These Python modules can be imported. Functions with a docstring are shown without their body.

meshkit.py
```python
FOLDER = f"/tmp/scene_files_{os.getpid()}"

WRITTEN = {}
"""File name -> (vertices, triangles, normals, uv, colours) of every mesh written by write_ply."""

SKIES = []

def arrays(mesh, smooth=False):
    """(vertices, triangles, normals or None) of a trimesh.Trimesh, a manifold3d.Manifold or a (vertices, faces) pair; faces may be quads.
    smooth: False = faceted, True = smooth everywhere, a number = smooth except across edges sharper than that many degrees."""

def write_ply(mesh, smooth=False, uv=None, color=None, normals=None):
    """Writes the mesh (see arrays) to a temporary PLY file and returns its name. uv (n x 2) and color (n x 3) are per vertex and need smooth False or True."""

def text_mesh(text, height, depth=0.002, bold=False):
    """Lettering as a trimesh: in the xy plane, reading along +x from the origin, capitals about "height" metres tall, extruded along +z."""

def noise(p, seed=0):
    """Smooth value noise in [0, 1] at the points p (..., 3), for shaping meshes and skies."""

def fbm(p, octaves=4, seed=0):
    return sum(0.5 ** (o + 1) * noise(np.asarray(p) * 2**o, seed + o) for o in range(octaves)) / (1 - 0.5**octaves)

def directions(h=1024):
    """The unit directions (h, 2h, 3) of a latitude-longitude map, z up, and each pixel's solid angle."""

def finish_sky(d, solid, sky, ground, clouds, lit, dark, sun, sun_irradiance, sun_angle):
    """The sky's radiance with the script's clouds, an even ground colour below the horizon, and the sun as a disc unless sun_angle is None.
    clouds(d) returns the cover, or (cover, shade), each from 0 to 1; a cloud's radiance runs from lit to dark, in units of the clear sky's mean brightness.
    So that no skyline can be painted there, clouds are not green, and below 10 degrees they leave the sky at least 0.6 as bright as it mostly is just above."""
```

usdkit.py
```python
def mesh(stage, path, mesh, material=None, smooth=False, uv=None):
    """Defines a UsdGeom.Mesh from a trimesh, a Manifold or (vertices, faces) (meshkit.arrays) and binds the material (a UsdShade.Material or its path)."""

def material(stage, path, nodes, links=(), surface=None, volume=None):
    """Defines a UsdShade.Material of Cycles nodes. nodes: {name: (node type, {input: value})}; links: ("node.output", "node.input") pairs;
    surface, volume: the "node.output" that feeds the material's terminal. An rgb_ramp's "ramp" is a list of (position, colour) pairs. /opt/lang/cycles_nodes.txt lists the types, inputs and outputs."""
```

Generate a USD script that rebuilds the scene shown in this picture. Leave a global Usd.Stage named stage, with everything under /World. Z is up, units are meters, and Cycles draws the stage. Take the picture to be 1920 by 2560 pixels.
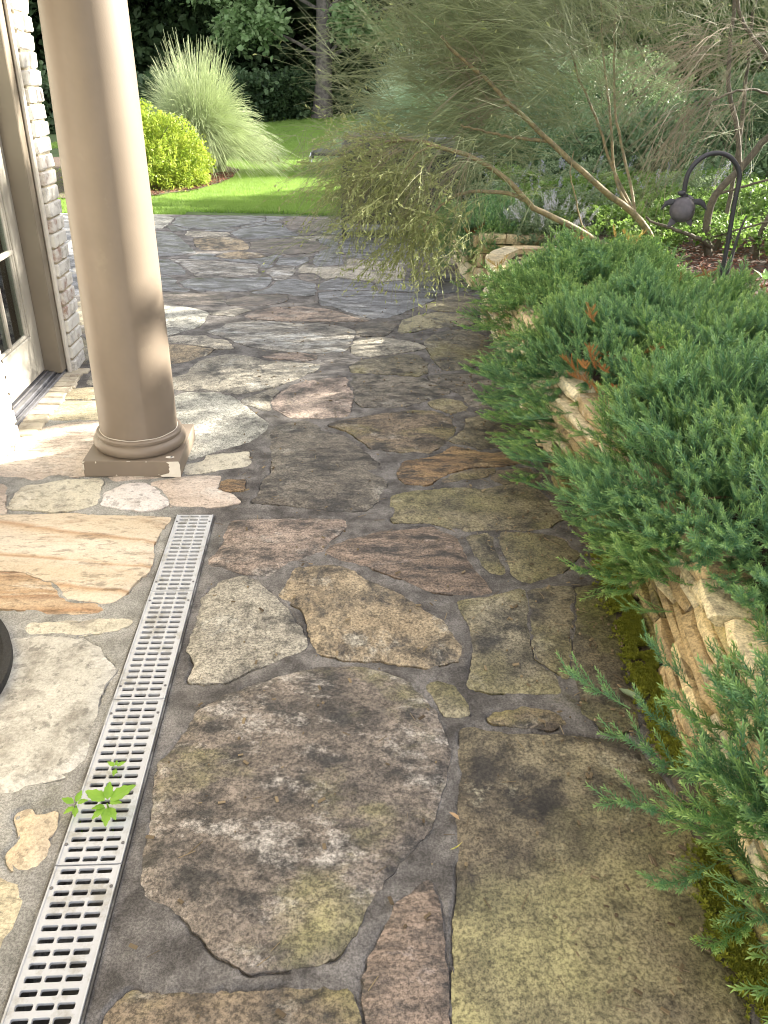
import math, random
import numpy as np
import trimesh
import shapely
from shapely.geometry import Polygon, Point, LineString, MultiPoint, box as sbox
from scipy.spatial import Delaunay, Voronoi
from scipy.spatial.transform import Rotation as Rot
from pxr import Usd, UsdGeom, UsdLux, UsdShade, Gf, Sdf, Vt
import usdkit, meshkit

stage = Usd.Stage.CreateInMemory()
UsdGeom.SetStageUpAxis(stage, 'Z')
UsdGeom.SetStageMetersPerUnit(stage, 1.0)
UsdGeom.Xform.Define(stage, '/World')
UsdGeom.Scope.Define(stage, '/World/Looks')
random.seed(7)
rng = np.random.default_rng(7)

# ------------------------------------------------------------------ camera
CAM_H = 1.482
PITCH, YAW, ROLL = math.radians(29.31), math.radians(4.51), math.radians(2.11)
EXPOSURE = 3.1
cp, sp, cy, sy = math.cos(PITCH), math.sin(PITCH), math.cos(YAW), math.sin(YAW)
FWD = np.array([sy * cp, cy * cp, -sp])
RGT = np.array([cy, -sy, 0.0])
UPV = np.cross(RGT, FWD)
cr, sr = math.cos(ROLL), math.sin(ROLL)
R2, U2 = cr * RGT + sr * UPV, -sr * RGT + cr * UPV
cam = UsdGeom.Camera.Define(stage, '/World/camera')
m4 = Gf.Matrix4d(*[float(v) for v in (*R2, 0, *U2, 0, *(-FWD), 0, 0, 0, CAM_H, 1)])
cam.AddTransformOp().Set(m4)
cam.CreateHorizontalApertureAttr(24.0)
cam.CreateVerticalApertureAttr(32.0)
cam.CreateFocalLengthAttr(24.25)
cam.CreateClippingRangeAttr(Gf.Vec2f(0.05, 5000))
cam.CreateExposureAttr(EXPOSURE)

# ------------------------------------------------------------------ sky and sun
SUN_AZ, SUN_EL = math.radians(67.0), math.radians(26.0)
SUN_INT, SKY_STR = 0.85, 0.15
sky = usdkit.material(stage, '/World/Looks/sky_look', {
    's': ('sky_texture', {'sky_type': 'single_scattering', 'sun_disc': False, 'sun_elevation': SUN_EL, 'sun_rotation': SUN_AZ,
                          'air_density': 1.0, 'aerosol_density': 2.0, 'ozone_density': 1.0}),
    'tc': ('texture_coordinate', {}),
    'n': ('noise_texture', {'scale': 2.2, 'detail': 6.0, 'roughness': 0.55}),
    'r': ('rgb_ramp', {'ramp': [(0.30, (0.45, 0.45, 0.45)), (0.58, (0.9, 0.9, 0.9))]}),
    'm': ('mix_color', {'b': (1.5, 1.36, 1.2), 'use_clamp': False}),
    'b': ('background_shader', {'strength': SKY_STR}),
}, [('tc.generated', 'n.vector'), ('n.fac', 'r.fac'), ('r.color', 'm.fac'), ('s.color', 'm.a'), ('m.result', 'b.color')], surface='b.background')
dome = UsdLux.DomeLight.Define(stage, '/World/sky')
UsdShade.MaterialBindingAPI.Apply(dome.GetPrim()).Bind(sky)
dome.GetPrim().SetCustomDataByKey('kind', 'structure')
dome.GetPrim().SetCustomDataByKey('label', 'bright morning sky with thin white cloud above the trees')
SUN = np.array([math.sin(SUN_AZ) * math.cos(SUN_EL), math.cos(SUN_AZ) * math.cos(SUN_EL), math.sin(SUN_EL)])
sun = UsdLux.DistantLight.Define(stage, '/World/sun')
sz = SUN; sx = np.cross([0, 0, 1.0], sz); sx /= np.linalg.norm(sx); sy_ = np.cross(sz, sx)
sun.AddTransformOp().Set(Gf.Matrix4d(*[float(v) for v in (*sx, 0, *sy_, 0, *sz, 0, 0, 0, 20, 1)]))
sun.CreateIntensityAttr(SUN_INT)
sun.CreateAngleAttr(0.5)
sun.CreateNormalizeAttr(True)
sun.CreateColorAttr(Gf.Vec3f(1.0, 0.93, 0.80))

# ------------------------------------------------------------------ helpers
USED = {}


def numbered(parent, name):
    k = (str(parent), name)
    n = USED.get(k, 0)
    USED[k] = n + 1
    return f'{parent}/{name}' + (f'_{n:03d}' if n else '')


def tag(prim, label=None, cat=None, group=None, kind=None):
    p = prim if isinstance(prim, Usd.Prim) else prim.GetPrim()
    for k, v in (('label', label), ('category', cat), ('group', group), ('kind', kind)):
        if v:
            p.SetCustomDataByKey(k, v)
    return p


def thing(name, label, cat, loc=(0, 0, 0), rz=0.0, group=None, kind=None):
    path = numbered('/World', name)
    x = UsdGeom.Xform.Define(stage, path)
    x.AddTranslateOp().Set(Gf.Vec3d(*map(float, loc)))
    if rz:
        x.AddRotateZOp().Set(float(math.degrees(rz)))
    tag(x, label, cat, group, kind)
    return path


def obj(name, mesh, mat, parent='/World', smooth=False, label=None, cat=None, group=None, kind=None):
    path = numbered(parent, name)
    m = usdkit.mesh(stage, path, mesh, mat, smooth=smooth)
    tag(m, label, cat, group, kind)
    return path


def copy_of(src, name, label, cat, loc, rz=0.0, scale=1.0, group=None):
    path = numbered('/World', name)
    x = UsdGeom.Xform.Define(stage, path)
    x.GetPrim().GetReferences().AddInternalReference(src)
    x.GetPrim().SetInstanceable(True)
    x.ClearXformOpOrder()
    x.AddTranslateOp(opSuffix='c').Set(Gf.Vec3d(*map(float, loc)))
    x.AddRotateZOp(opSuffix='c').Set(float(math.degrees(rz)))
    if scale != 1.0:
        x.AddScaleOp(opSuffix='c').Set(Gf.Vec3f(scale, scale, scale))
    tag(x, label, cat, group)
    return path


def instancer(parent, name, protos, pos, quats, scales, idx, kind='stuff', label=None):
    """protos: (mesh, material, tip values or None)"""
    path = numbered(parent, name)
    pi = UsdGeom.PointInstancer.Define(stage, path)
    targets = []
    for i, (mesh, mat, tip) in enumerate(protos):
        pp = f'{path}/shape_{i}'
        mm = usdkit.mesh(stage, pp, mesh, mat)
        if tip is not None:
            UsdGeom.PrimvarsAPI(mm).CreatePrimvar('tip', Sdf.ValueTypeNames.FloatArray, 'vertex').Set(Vt.FloatArray.FromNumpy(np.asarray(tip, np.float32)))
        targets.append(pp)
    pi.CreatePrototypesRel().SetTargets(targets)
    pi.CreatePositionsAttr(Vt.Vec3fArray.FromNumpy(np.asarray(pos, np.float32)))
    q = np.asarray(quats, float)  # x y z w
    pi.CreateOrientationsAttr(Vt.QuathArray([Gf.Quath(float(a[3]), float(a[0]), float(a[1]), float(a[2])) for a in q]))
    s = np.asarray(scales, np.float32)
    if s.ndim == 1:
        s = np.repeat(s[:, None], 3, 1)
    pi.CreateScalesAttr(Vt.Vec3fArray.FromNumpy(s))
    pi.CreateProtoIndicesAttr(Vt.IntArray.FromNumpy(np.asarray(idx, np.int32)))
    tag(pi, label, None, None, kind)
    return path


def frames(d, up):
    """quaternions whose x axis is d and z axis near up"""
    d = d / np.linalg.norm(d, axis=1, keepdims=True)
    y = np.cross(up, d)
    n = np.linalg.norm(y, axis=1, keepdims=True)
    y = np.where(n > 1e-4, y / np.maximum(n, 1e-9), [0, 1, 0])
    z = np.cross(d, y)
    return Rot.from_matrix(np.stack([d, y, z], -1)).as_quat()


def curves(parent, name, strands, widths, mat, kind=None, label=None):
    """strands: (n, k, 3) or list of arrays; widths: base width per strand, tapering"""
    path = numbered(parent, name)
    c = UsdGeom.BasisCurves.Define(stage, path)
    c.CreateTypeAttr('linear')
    counts = [len(s) for s in strands]
    pts = np.concatenate(strands)
    c.CreateCurveVertexCountsAttr(Vt.IntArray(counts))
    c.CreatePointsAttr(Vt.Vec3fArray.FromNumpy(pts.astype(np.float32)))
    w = np.concatenate([np.linspace(1, 0.45, k) * ww for k, ww in zip(counts, widths)])
    c.CreateWidthsAttr(Vt.FloatArray.FromNumpy(w.astype(np.float32)))
    c.SetWidthsInterpolation('vertex')
    UsdShade.MaterialBindingAPI.Apply(c.GetPrim()).Bind(mat)
    tag(c, label, None, None, kind)
    return path


def cat(ms):
    return trimesh.util.concatenate(ms)


def bx(x0, x1, y0, y1, z0, z1):
    return trimesh.creation.box(bounds=[[x0, y0, z0], [x1, y1, z1]])


def rbx(x0, x1, y0, y1, z0, z1, r=0.004):
    """box with chamfered edges"""
    c = np.array([(x0 + x1) / 2, (y0 + y1) / 2, (z0 + z1) / 2]); h = np.array([x1 - x0, y1 - y0, z1 - z0]) / 2
    r = min(r, h.min() * 0.6)
    p = []
    for s in np.ndindex(2, 2, 2):
        sg = np.array(s) * 2 - 1
        for k in range(3):
            q = h - r; q = q.copy(); q[k] = h[k]
            p.append(c + sg * q)
    return trimesh.convex.convex_hull(np.array(p))


def tube(pts, radii, n=8, cap=True):
    pts = np.asarray(pts, float); k = len(pts)
    radii = np.broadcast_to(np.asarray(radii, float), (k,))
    t = np.gradient(pts, axis=0); t /= np.linalg.norm(t, axis=1, keepdims=True) + 1e-12
    ref = np.array([0.0, 0.0, 1.0]) if abs(t[0][2]) < 0.9 else np.array([1.0, 0, 0])
    u = np.cross(t[0], ref); u /= np.linalg.norm(u)
    vs = []
    for i in range(k):
        u = u - t[i] * (u @ t[i]); u /= np.linalg.norm(u) + 1e-12
        v = np.cross(t[i], u)
        a = np.arange(n) / n * 2 * np.pi
        vs.append(pts[i] + radii[i] * (np.cos(a)[:, None] * u + np.sin(a)[:, None] * v))
    V = np.concatenate(vs); F = []
    for i in range(k - 1):
        for j in range(n):
            a, b, c, d = i * n + j, i * n + (j + 1) % n, (i + 1) * n + (j + 1) % n, (i + 1) * n + j
            F += [[a, b, c], [a, c, d]]
    if cap:
        V = np.vstack([V, pts[:1], pts[-1:]])
        for j in range(n):
            F.append([k * n, (j + 1) % n, j]); F.append([k * n + 1, (k - 1) * n + j, (k - 1) * n + (j + 1) % n])
    return trimesh.Trimesh(V, F, process=False)


def spline(pts, n):
    pts = np.asarray(pts, float)
    from scipy.interpolate import CubicSpline
    t = np.concatenate([[0], np.cumsum(np.linalg.norm(np.diff(pts, axis=0), axis=1))])
    return CubicSpline(t, pts)(np.linspace(0, t[-1], n))


def lathe(profile, n=48, loc=(0, 0, 0)):
    m = trimesh.creation.revolve(np.asarray(profile, float), sections=n)
    m.apply_translation(loc)
    return m


def fill(poly, step, boundary_step=None):
    """triangulates a polygon (holes allowed) with interior points: returns xy, faces"""
    bs = boundary_step or step
    rings = [poly.exterior] + list(poly.interiors)
    pts = []
    for r in rings:
        n = max(4, int(r.length / bs))
        pts += [r.interpolate(i / n, normalized=True).coords[0] for i in range(n)]
        pts += list(r.coords)[:-1]
    x0, y0, x1, y1 = poly.bounds
    gx, gy = np.meshgrid(np.arange(x0, x1, step), np.arange(y0, y1, step))
    g = np.stack([gx.ravel(), gy.ravel()], 1)
    g = g + rng.uniform(-.25, .25, g.shape) * step
    inner = poly.buffer(-bs * 0.6)
    if not inner.is_empty and len(g):
        g = g[shapely.contains_xy(inner, g[:, 0], g[:, 1])]
    else:
        g = g[:0]
    P = np.unique(np.round(np.vstack([np.array(pts), g]), 5), axis=0)
    T = Delaunay(P).simplices
    c = P[T].mean(1)
    T = T[shapely.contains_xy(poly, c[:, 0], c[:, 1])]
    a = P[T]
    area = np.cross(a[:, 1] - a[:, 0], a[:, 2] - a[:, 0])
    T = np.where(area[:, None] < 0, T[:, ::-1], T)
    T = T[np.abs(area) > 1e-9]
    return P, T


# ------------------------------------------------------------------ materials
def mat(name, nodes, links, surface='p.BSDF'):
    return usdkit.material(stage, '/World/Looks/' + name, nodes, links, surface=surface)


def plain(name, color, rough=0.5, noise=0.08, nscale=30.0, bump=0.0, bscale=200.0, metallic=0.0, dirt=None, dirt_amt=0.0, dscale=6.0, spec=0.5):
    c = np.array(color)
    nodes = {'g': ('geometry', {}), 'n': ('noise_texture', {'scale': nscale, 'detail': 6.0, 'roughness': 0.65}),
             'r': ('rgb_ramp', {'ramp': [(0.3, tuple(c * (1 - noise * 2))), (0.7, tuple(np.minimum(c * (1 + noise * 2), 0.95)))]}),
             'p': ('principled_bsdf', {'roughness': rough, 'metallic': metallic, 'specular_ior_level': spec})}
    links = [('g.position', 'n.vector'), ('n.fac', 'r.fac')]
    col = 'r.color'
    if dirt is not None:
        nodes.update({'dn': ('noise_texture', {'scale': dscale, 'detail': 8.0, 'roughness': 0.7}),
                      'dr': ('rgb_ramp', {'ramp': [(0.62 - dirt_amt * 0.4, (0, 0, 0)), (0.72 - dirt_amt * 0.3, (0.9, 0.9, 0.9))]}),
                      'dm': ('mix_color', {'b': dirt})})
        links += [('g.position', 'dn.vector'), ('dn.fac', 'dr.fac'), ('dr.color', 'dm.fac'), (col, 'dm.a')]
        col = 'dm.result'
    links.append((col, 'p.base_color'))
    if bump:
        nodes.update({'bn': ('noise_texture', {'scale': bscale, 'detail': 4.0, 'roughness': 0.6}), 'b': ('bump', {'strength': bump, 'distance': 0.003})})
        links += [('g.position', 'bn.vector'), ('bn.fac', 'b.height'), ('b.normal', 'p.normal')]
    return mat(name, nodes, links)


def stone_mat(name, c1, c2, c3, dark=(0.03, 0.028, 0.026), dark_amt=0.5, light=(0.42, 0.40, 0.36), light_amt=0.3, stretch=(1, 1, 1), rot=0.0,
              scale=1.0, moss=None, moss_amt=0.0, rough=0.62, bump=0.8, speck=0.5, bands=None):
    """weathered flagstone: broad tone, grime in blotches and pits, pale worn or lichened flakes, fine grit, stepped cleft relief"""
    if max(c2) < .3:
        c1, c2, c3 = (tuple(np.array(c) * (1.20, 1.15, 1.08)) for c in (c1, c2, c3))
    N = {
        'g': ('geometry', {}), 'oi': ('object_info', {}),
        'k': ('math', {'math_type': 'multiply', 'value2': 37.0}),
        'off': ('combine_xyz', {'x': 0.0, 'y': 0.0}),
        'add': ('vector_math', {'math_type': 'add'}),
        'mp': ('mapping', {'scale': tuple(np.array(stretch) * scale), 'rotation': (0, 0, rot)}),
        'n1': ('noise_texture', {'scale': 2.6, 'detail': 5.0, 'roughness': 0.6, 'distortion': 0.4}),
        'r1': ('rgb_ramp', {'ramp': [(0.3, c1), (0.5, c2), (0.68, c3)]}),
        'n2': ('noise_texture', {'scale': 7.0, 'detail': 9.0, 'roughness': 0.72, 'distortion': 0.25}),
        'r2': ('rgb_ramp', {'ramp': [(0.40 + (dark_amt - 0.5) * 0.24, (0.92, 0.92, 0.92)), (0.56 + (dark_amt - 0.5) * 0.24, (0, 0, 0))]}),
        'm2': ('mix_color', {'b': dark}),
        'n3': ('noise_texture', {'scale': 4.2, 'detail': 10.0, 'roughness': 0.78, 'distortion': 0.15}),
        'r3': ('rgb_ramp', {'ramp': [(0.55 - (light_amt - 0.3) * 0.25, (0, 0, 0)), (0.64 - (light_amt - 0.3) * 0.25, (0.85, 0.85, 0.85))]}),
        'm3': ('mix_color', {'b': light}),
        'n4': ('noise_texture', {'scale': 130.0, 'detail': 3.0, 'roughness': 0.8}),
        'r4': ('rgb_ramp', {'ramp': [(0.40, (1 - speck,) * 3), (0.5, (1, 1, 1)), (0.60, (1 + speck * 0.7,) * 3)]}),
        'm4': ('mix_color', {'blend_type': 'multiply', 'fac': 1.0, 'use_clamp': False}),
        'v': ('noise_texture', {'scale': 34.0, 'detail': 4.0, 'roughness': 0.7}),
        'rv': ('rgb_ramp', {'ramp': [(0.38, (0.35,) * 3), (0.45, (1, 1, 1))]}),
        'm5': ('mix_color', {'blend_type': 'multiply', 'fac': 0.6}),
        'n7': ('noise_texture', {'scale': 22.0, 'detail': 7.0, 'roughness': 0.8}), 'r7': ('rgb_ramp', {'ramp': [(0.38, (1 - speck * .75,) * 3), (0.5, (1.05, 1.05, 1.05)), (0.63, (1 + speck * .6,) * 3)]}),
        'm8': ('mix_color', {'blend_type': 'multiply', 'fac': 1.0, 'use_clamp': False}),
        'nh': ('noise_texture', {'scale': 3.4, 'detail': 5.0, 'roughness': 0.55, 'distortion': 0.7}),
        'st': ('map_range', {'range_type': 'stepped', 'from_min': 0.25, 'from_max': 0.75, 'steps': 7.0}),
        'h1': ('math', {'math_type': 'multiply', 'value2': 1.1}),
        'h2': ('math', {'math_type': 'multiply_add', 'value2': 0.55}),
        'h3': ('math', {'math_type': 'multiply_add', 'value2': 0.16}),
        'b': ('bump', {'strength': bump, 'distance': 0.008}),
        'rr': ('map_range', {'from_min': 0.3, 'from_max': 0.7, 'to_min': rough - 0.1, 'to_max': rough + 0.22}),
        'p': ('principled_bsdf', {'specular_ior_level': 0.45}),
    }
    L = [('oi.random', 'k.value1'), ('k.value', 'off.z'), ('g.position', 'add.vector1'), ('off.vector', 'add.vector2'), ('add.vector', 'mp.vector')]
    for n in ('n1', 'n2', 'n3', 'nh'):
        L.append(('mp.vector', n + '.vector'))
    L += [('g.position', 'n4.vector'), ('mp.vector', 'v.vector'),
          ('n1.fac', 'r1.fac'), ('n2.fac', 'r2.fac'), ('r2.color', 'm2.fac'), ('r1.color', 'm2.a'),
          ('n3.fac', 'r3.fac'), ('r3.color', 'm3.fac'), ('m2.result', 'm3.a'),
          ('n4.fac', 'r4.fac'), ('m3.result', 'm4.a'), ('r4.color', 'm4.b'),
          ('v.fac', 'rv.fac'), ('m4.result', 'm5.a'), ('rv.color', 'm5.b'),
          ('nh.fac', 'st.value'), ('st.result', 'h1.value1'), ('n2.fac', 'h2.value1'), ('h1.value', 'h2.value3'), ('n4.fac', 'h3.value1'), ('h2.value', 'h3.value3'),
          ('h3.value', 'b.height'), ('b.normal', 'p.normal'), ('n2.fac', 'rr.value'), ('rr.result', 'p.roughness')]
    L += [('mp.vector', 'n7.vector'), ('n7.fac', 'r7.fac'), ('m5.result', 'm8.a'), ('r7.color', 'm8.b')]
    col = 'm8.result'
    if moss is not None:
        N.update({'n6': ('noise_texture', {'scale': 2.3, 'detail': 7.0, 'roughness': 0.62}),
                  'r6': ('rgb_ramp', {'ramp': [(0.58 - moss_amt * 0.25, (0, 0, 0)), (0.72 - moss_amt * 0.2, (0.8, 0.8, 0.8))]}),
                  'm6': ('mix_color', {'b': moss}), 'm7': ('mix_color', {'blend_type': 'multiply', 'fac': 1.0, 'use_clamp': False})})
        L += [('mp.vector', 'n6.vector'), ('n6.fac', 'r6.fac'), ('r6.color', 'm6.fac'), ('m3.result', 'm6.a')]
        L = [(a, b) for a, b in L if b != 'm4.a'] + [('m6.result', 'm4.a')]
        N.pop('m7')
    if bands is not None:
        N.update({'w': ('wave_texture', {'wave_type': 'bands', 'bands_direction': 'y', 'scale': .75, 'distortion': 11.0, 'detail': 4.0, 'detail_scale': .7}),
                  'rw': ('rgb_ramp', {'ramp': bands}), 'mw': ('mix_color', {'fac': 0.8})})
        L += [('mp.vector', 'w.vector'), ('w.fac', 'rw.fac'), ('rw.color', 'mw.b'), ('r1.color', 'mw.a')]
        L = [(a, b) for a, b in L if b != 'm2.a'] + [('mw.result', 'm2.a')]
    L.append((col, 'p.base_color'))
    return mat(name, N, L)


def leaf_mat(name, c1, c2, tipcol=None, trans=0.35, rough=0.45, spec=0.4, vary=0.25):
    """leaf colour varies from plant piece to plant piece; optional paler growing tips"""
    N = {'oi': ('object_info', {}), 'r': ('rgb_ramp', {'ramp': [(0.0, c1), (1.0, c2)]}),
         'p': ('principled_bsdf', {'roughness': rough, 'specular_ior_level': spec}),
         't': ('translucent_bsdf', {}), 'mx': ('mix_closure', {'fac': trans})}
    L = [('oi.random', 'r.fac')]
    col = 'r.color'
    if tipcol is not None:
        N.update({'a': ('attribute', {'attribute': 'tip'}), 'm': ('mix_color', {'b': tipcol})})
        L += [('a.fac', 'm.fac'), ('r.color', 'm.a')]
        col = 'm.result'
    L += [(col, 'p.base_color'), (col, 't.color'), ('p.BSDF', 'mx.closure1'), ('t.BSDF', 'mx.closure2')]
    return mat(name, N, L, surface='mx.closure')

# ================================================================== MATERIALS IN USE
ST = {
    'rough': stone_mat('stone_rough', (.085, .075, .065), (.155, .135, .118), (.23, .205, .18), dark_amt=.52, light=(.40, .37, .33), light_amt=.36, stretch=(1, 1.45, 1), rot=.5, bump=1.0, moss=(.24, .22, .10), moss_amt=.12),
    'lichen': stone_mat('stone_lichen', (.13, .112, .08), (.22, .196, .135), (.30, .27, .175), dark=(.026, .022, .018), dark_amt=.64, light=(.38, .355, .26), light_amt=.34, scale=.62, moss=(.30, .275, .13), moss_amt=.42, bump=1.0),
    'brown': stone_mat('stone_brown', (.10, .08, .06), (.165, .135, .10), (.21, .175, .125), dark_amt=.5, light=(.30, .27, .22), light_amt=.25, stretch=(1, 1.5, 1), moss=(.22, .19, .08), moss_amt=.3),
    'redbrown': stone_mat('stone_redbrown', (.115, .088, .07), (.165, .13, .106), (.205, .165, .138), dark_amt=.46, light=(.30, .25, .22), light_amt=.18, stretch=(1, 2.6, 1), rot=1.1),
    'grey': stone_mat('stone_grey', (.18, .17, .145), (.26, .25, .215), (.33, .315, .275), dark_amt=.36, light=(.42, .41, .36), light_amt=.3),
    'tan': stone_mat('stone_tan', (.17, .135, .09), (.24, .20, .14), (.31, .265, .19), dark_amt=.46, light=(.40, .37, .30), light_amt=.32, stretch=(1.4, 1, 1)),
    'pinkgrey': stone_mat('stone_pinkgrey', (.15, .125, .108), (.225, .185, .16), (.28, .24, .205), dark_amt=.42, light=(.36, .33, .29), light_amt=.34, stretch=(1, 1.8, 1), rot=-1.0),
    'olive': stone_mat('stone_olive', (.10, .09, .062), (.16, .145, .10), (.215, .195, .135), dark_amt=.44, light=(.27, .25, .17), light_amt=.2, moss=(.185, .17, .075), moss_amt=.42),
    'olivegrey': stone_mat('stone_olivegrey', (.12, .112, .085), (.185, .172, .13), (.235, .22, .165), dark_amt=.5, light=(.31, .29, .23), light_amt=.25, moss=(.20, .18, .08), moss_amt=.3),
    'olivepale': stone_mat('stone_olivepale', (.19, .18, .115), (.25, .235, .155), (.30, .28, .19), dark_amt=.38, light=(.34, .32, .23), light_amt=.2),
    'darkolive': stone_mat('stone_darkolive', (.065, .058, .042), (.10, .09, .064), (.14, .125, .085), dark_amt=.55, light=(.2, .18, .14), light_amt=.12, moss=(.13, .13, .04), moss_amt=.35),
    'darkgrey': stone_mat('stone_darkgrey', (.09, .082, .072), (.135, .125, .108), (.18, .168, .142), dark_amt=.46, light=(.25, .235, .20), light_amt=.25, stretch=(1, 1.6, 1)),
    'rust': stone_mat('stone_rust', (.13, .085, .05), (.19, .13, .075), (.24, .17, .09), dark_amt=.46, light=(.30, .24, .15), light_amt=.15, stretch=(1, 3, 1), rot=1.2),
    'pink': stone_mat('stone_pink', (.22, .175, .145), (.30, .24, .20), (.34, .285, .235), dark_amt=.3, light=(.40, .35, .30), light_amt=.24),
    'pale': stone_mat('stone_pale', (.26, .255, .22), (.33, .325, .28), (.40, .39, .34), dark_amt=.24, light=(.46, .45, .40), light_amt=.32),
    'greyflake': stone_mat('stone_greyflake', (.15, .145, .135), (.215, .21, .195), (.28, .275, .255), dark_amt=.5, light=(.42, .42, .40), light_amt=.5, stretch=(1, 2.2, 1), bump=1.0),
    'slate': stone_mat('stone_slate', (.105, .113, .128), (.158, .170, .190), (.21, .225, .25), dark_amt=.52, light=(.34, .35, .36), light_amt=.36, stretch=(1, 2.6, 1), rough=.40),
    'brownslate': stone_mat('stone_brownslate', (.105, .092, .084), (.155, .138, .125), (.20, .182, .165), dark_amt=.5, light=(.30, .29, .275), light_amt=.22, stretch=(1, 2.4, 1), rough=.42),
    'pinkcream': stone_mat('stone_pinkcream', (.40, .33, .27), (.50, .42, .35), (.56, .49, .42), dark=(.2, .17, .14), dark_amt=.18, light=(.60, .56, .50), light_amt=.3, stretch=(1, 2, 1), speck=.2, bump=.5),
    'yellowcream': stone_mat('stone_yellowcream', (.37, .31, .20), (.47, .41, .28), (.54, .48, .34), dark=(.2, .18, .13), dark_amt=.2, light=(.58, .54, .42), light_amt=.3, stretch=(1, 2.4, 1), speck=.25, bump=.5),
    'cream': stone_mat('stone_cream', (.42, .385, .30), (.50, .465, .37), (.56, .525, .43), dark=(.2, .18, .15), dark_amt=.16, light=(.60, .57, .49), light_amt=.25, speck=.2, bump=.45),
    'whitepink': stone_mat('stone_whitepink', (.50, .45, .42), (.56, .52, .49), (.62, .58, .56), dark=(.3, .26, .23), dark_amt=.1, light=(.64, .61, .60), light_amt=.3, speck=.15, bump=.4),
    'banded': stone_mat('stone_banded', (.42, .33, .235), (.50, .41, .30), (.56, .475, .36), dark=(.3, .2, .12), dark_amt=.12, light=(.62, .56, .47), light_amt=.3, stretch=(.45, 1.3, 1), rot=.1, speck=.12, bump=.5,
                         bands=[(0, (.50, .42, .31)), (.34, (.56, .48, .37)), (.47, (.34, .20, .10)), (.56, (.47, .35, .23)), (.72, (.57, .49, .38)), (1, (.60, .53, .43))]),
    'orange': stone_mat('stone_orange', (.34, .22, .125), (.42, .30, .185), (.50, .39, .27), dark=(.2, .12, .07), dark_amt=.3, light=(.56, .49, .39), light_amt=.3, stretch=(.5, 1.5, 1), speck=.2, bump=.8,
                         bands=[(0, (.44, .33, .21)), (.4, (.36, .23, .125)), (.55, (.48, .38, .26)), (.7, (.33, .19, .10)), (1, (.46, .35, .23))]),
    'greycream': stone_mat('stone_greycream', (.36, .345, .30), (.45, .435, .385), (.52, .50, .45), dark=(.20, .185, .155), dark_amt=.36, light=(.60, .58, .53), light_amt=.36, speck=.17, bump=.6),
    'tancream': stone_mat('stone_tancream', (.40, .31, .20), (.48, .39, .27), (.54, .45, .33), dark=(.25, .19, .12), dark_amt=.2, light=(.58, .52, .42), light_amt=.25, speck=.2, bump=.6),
}


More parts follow.
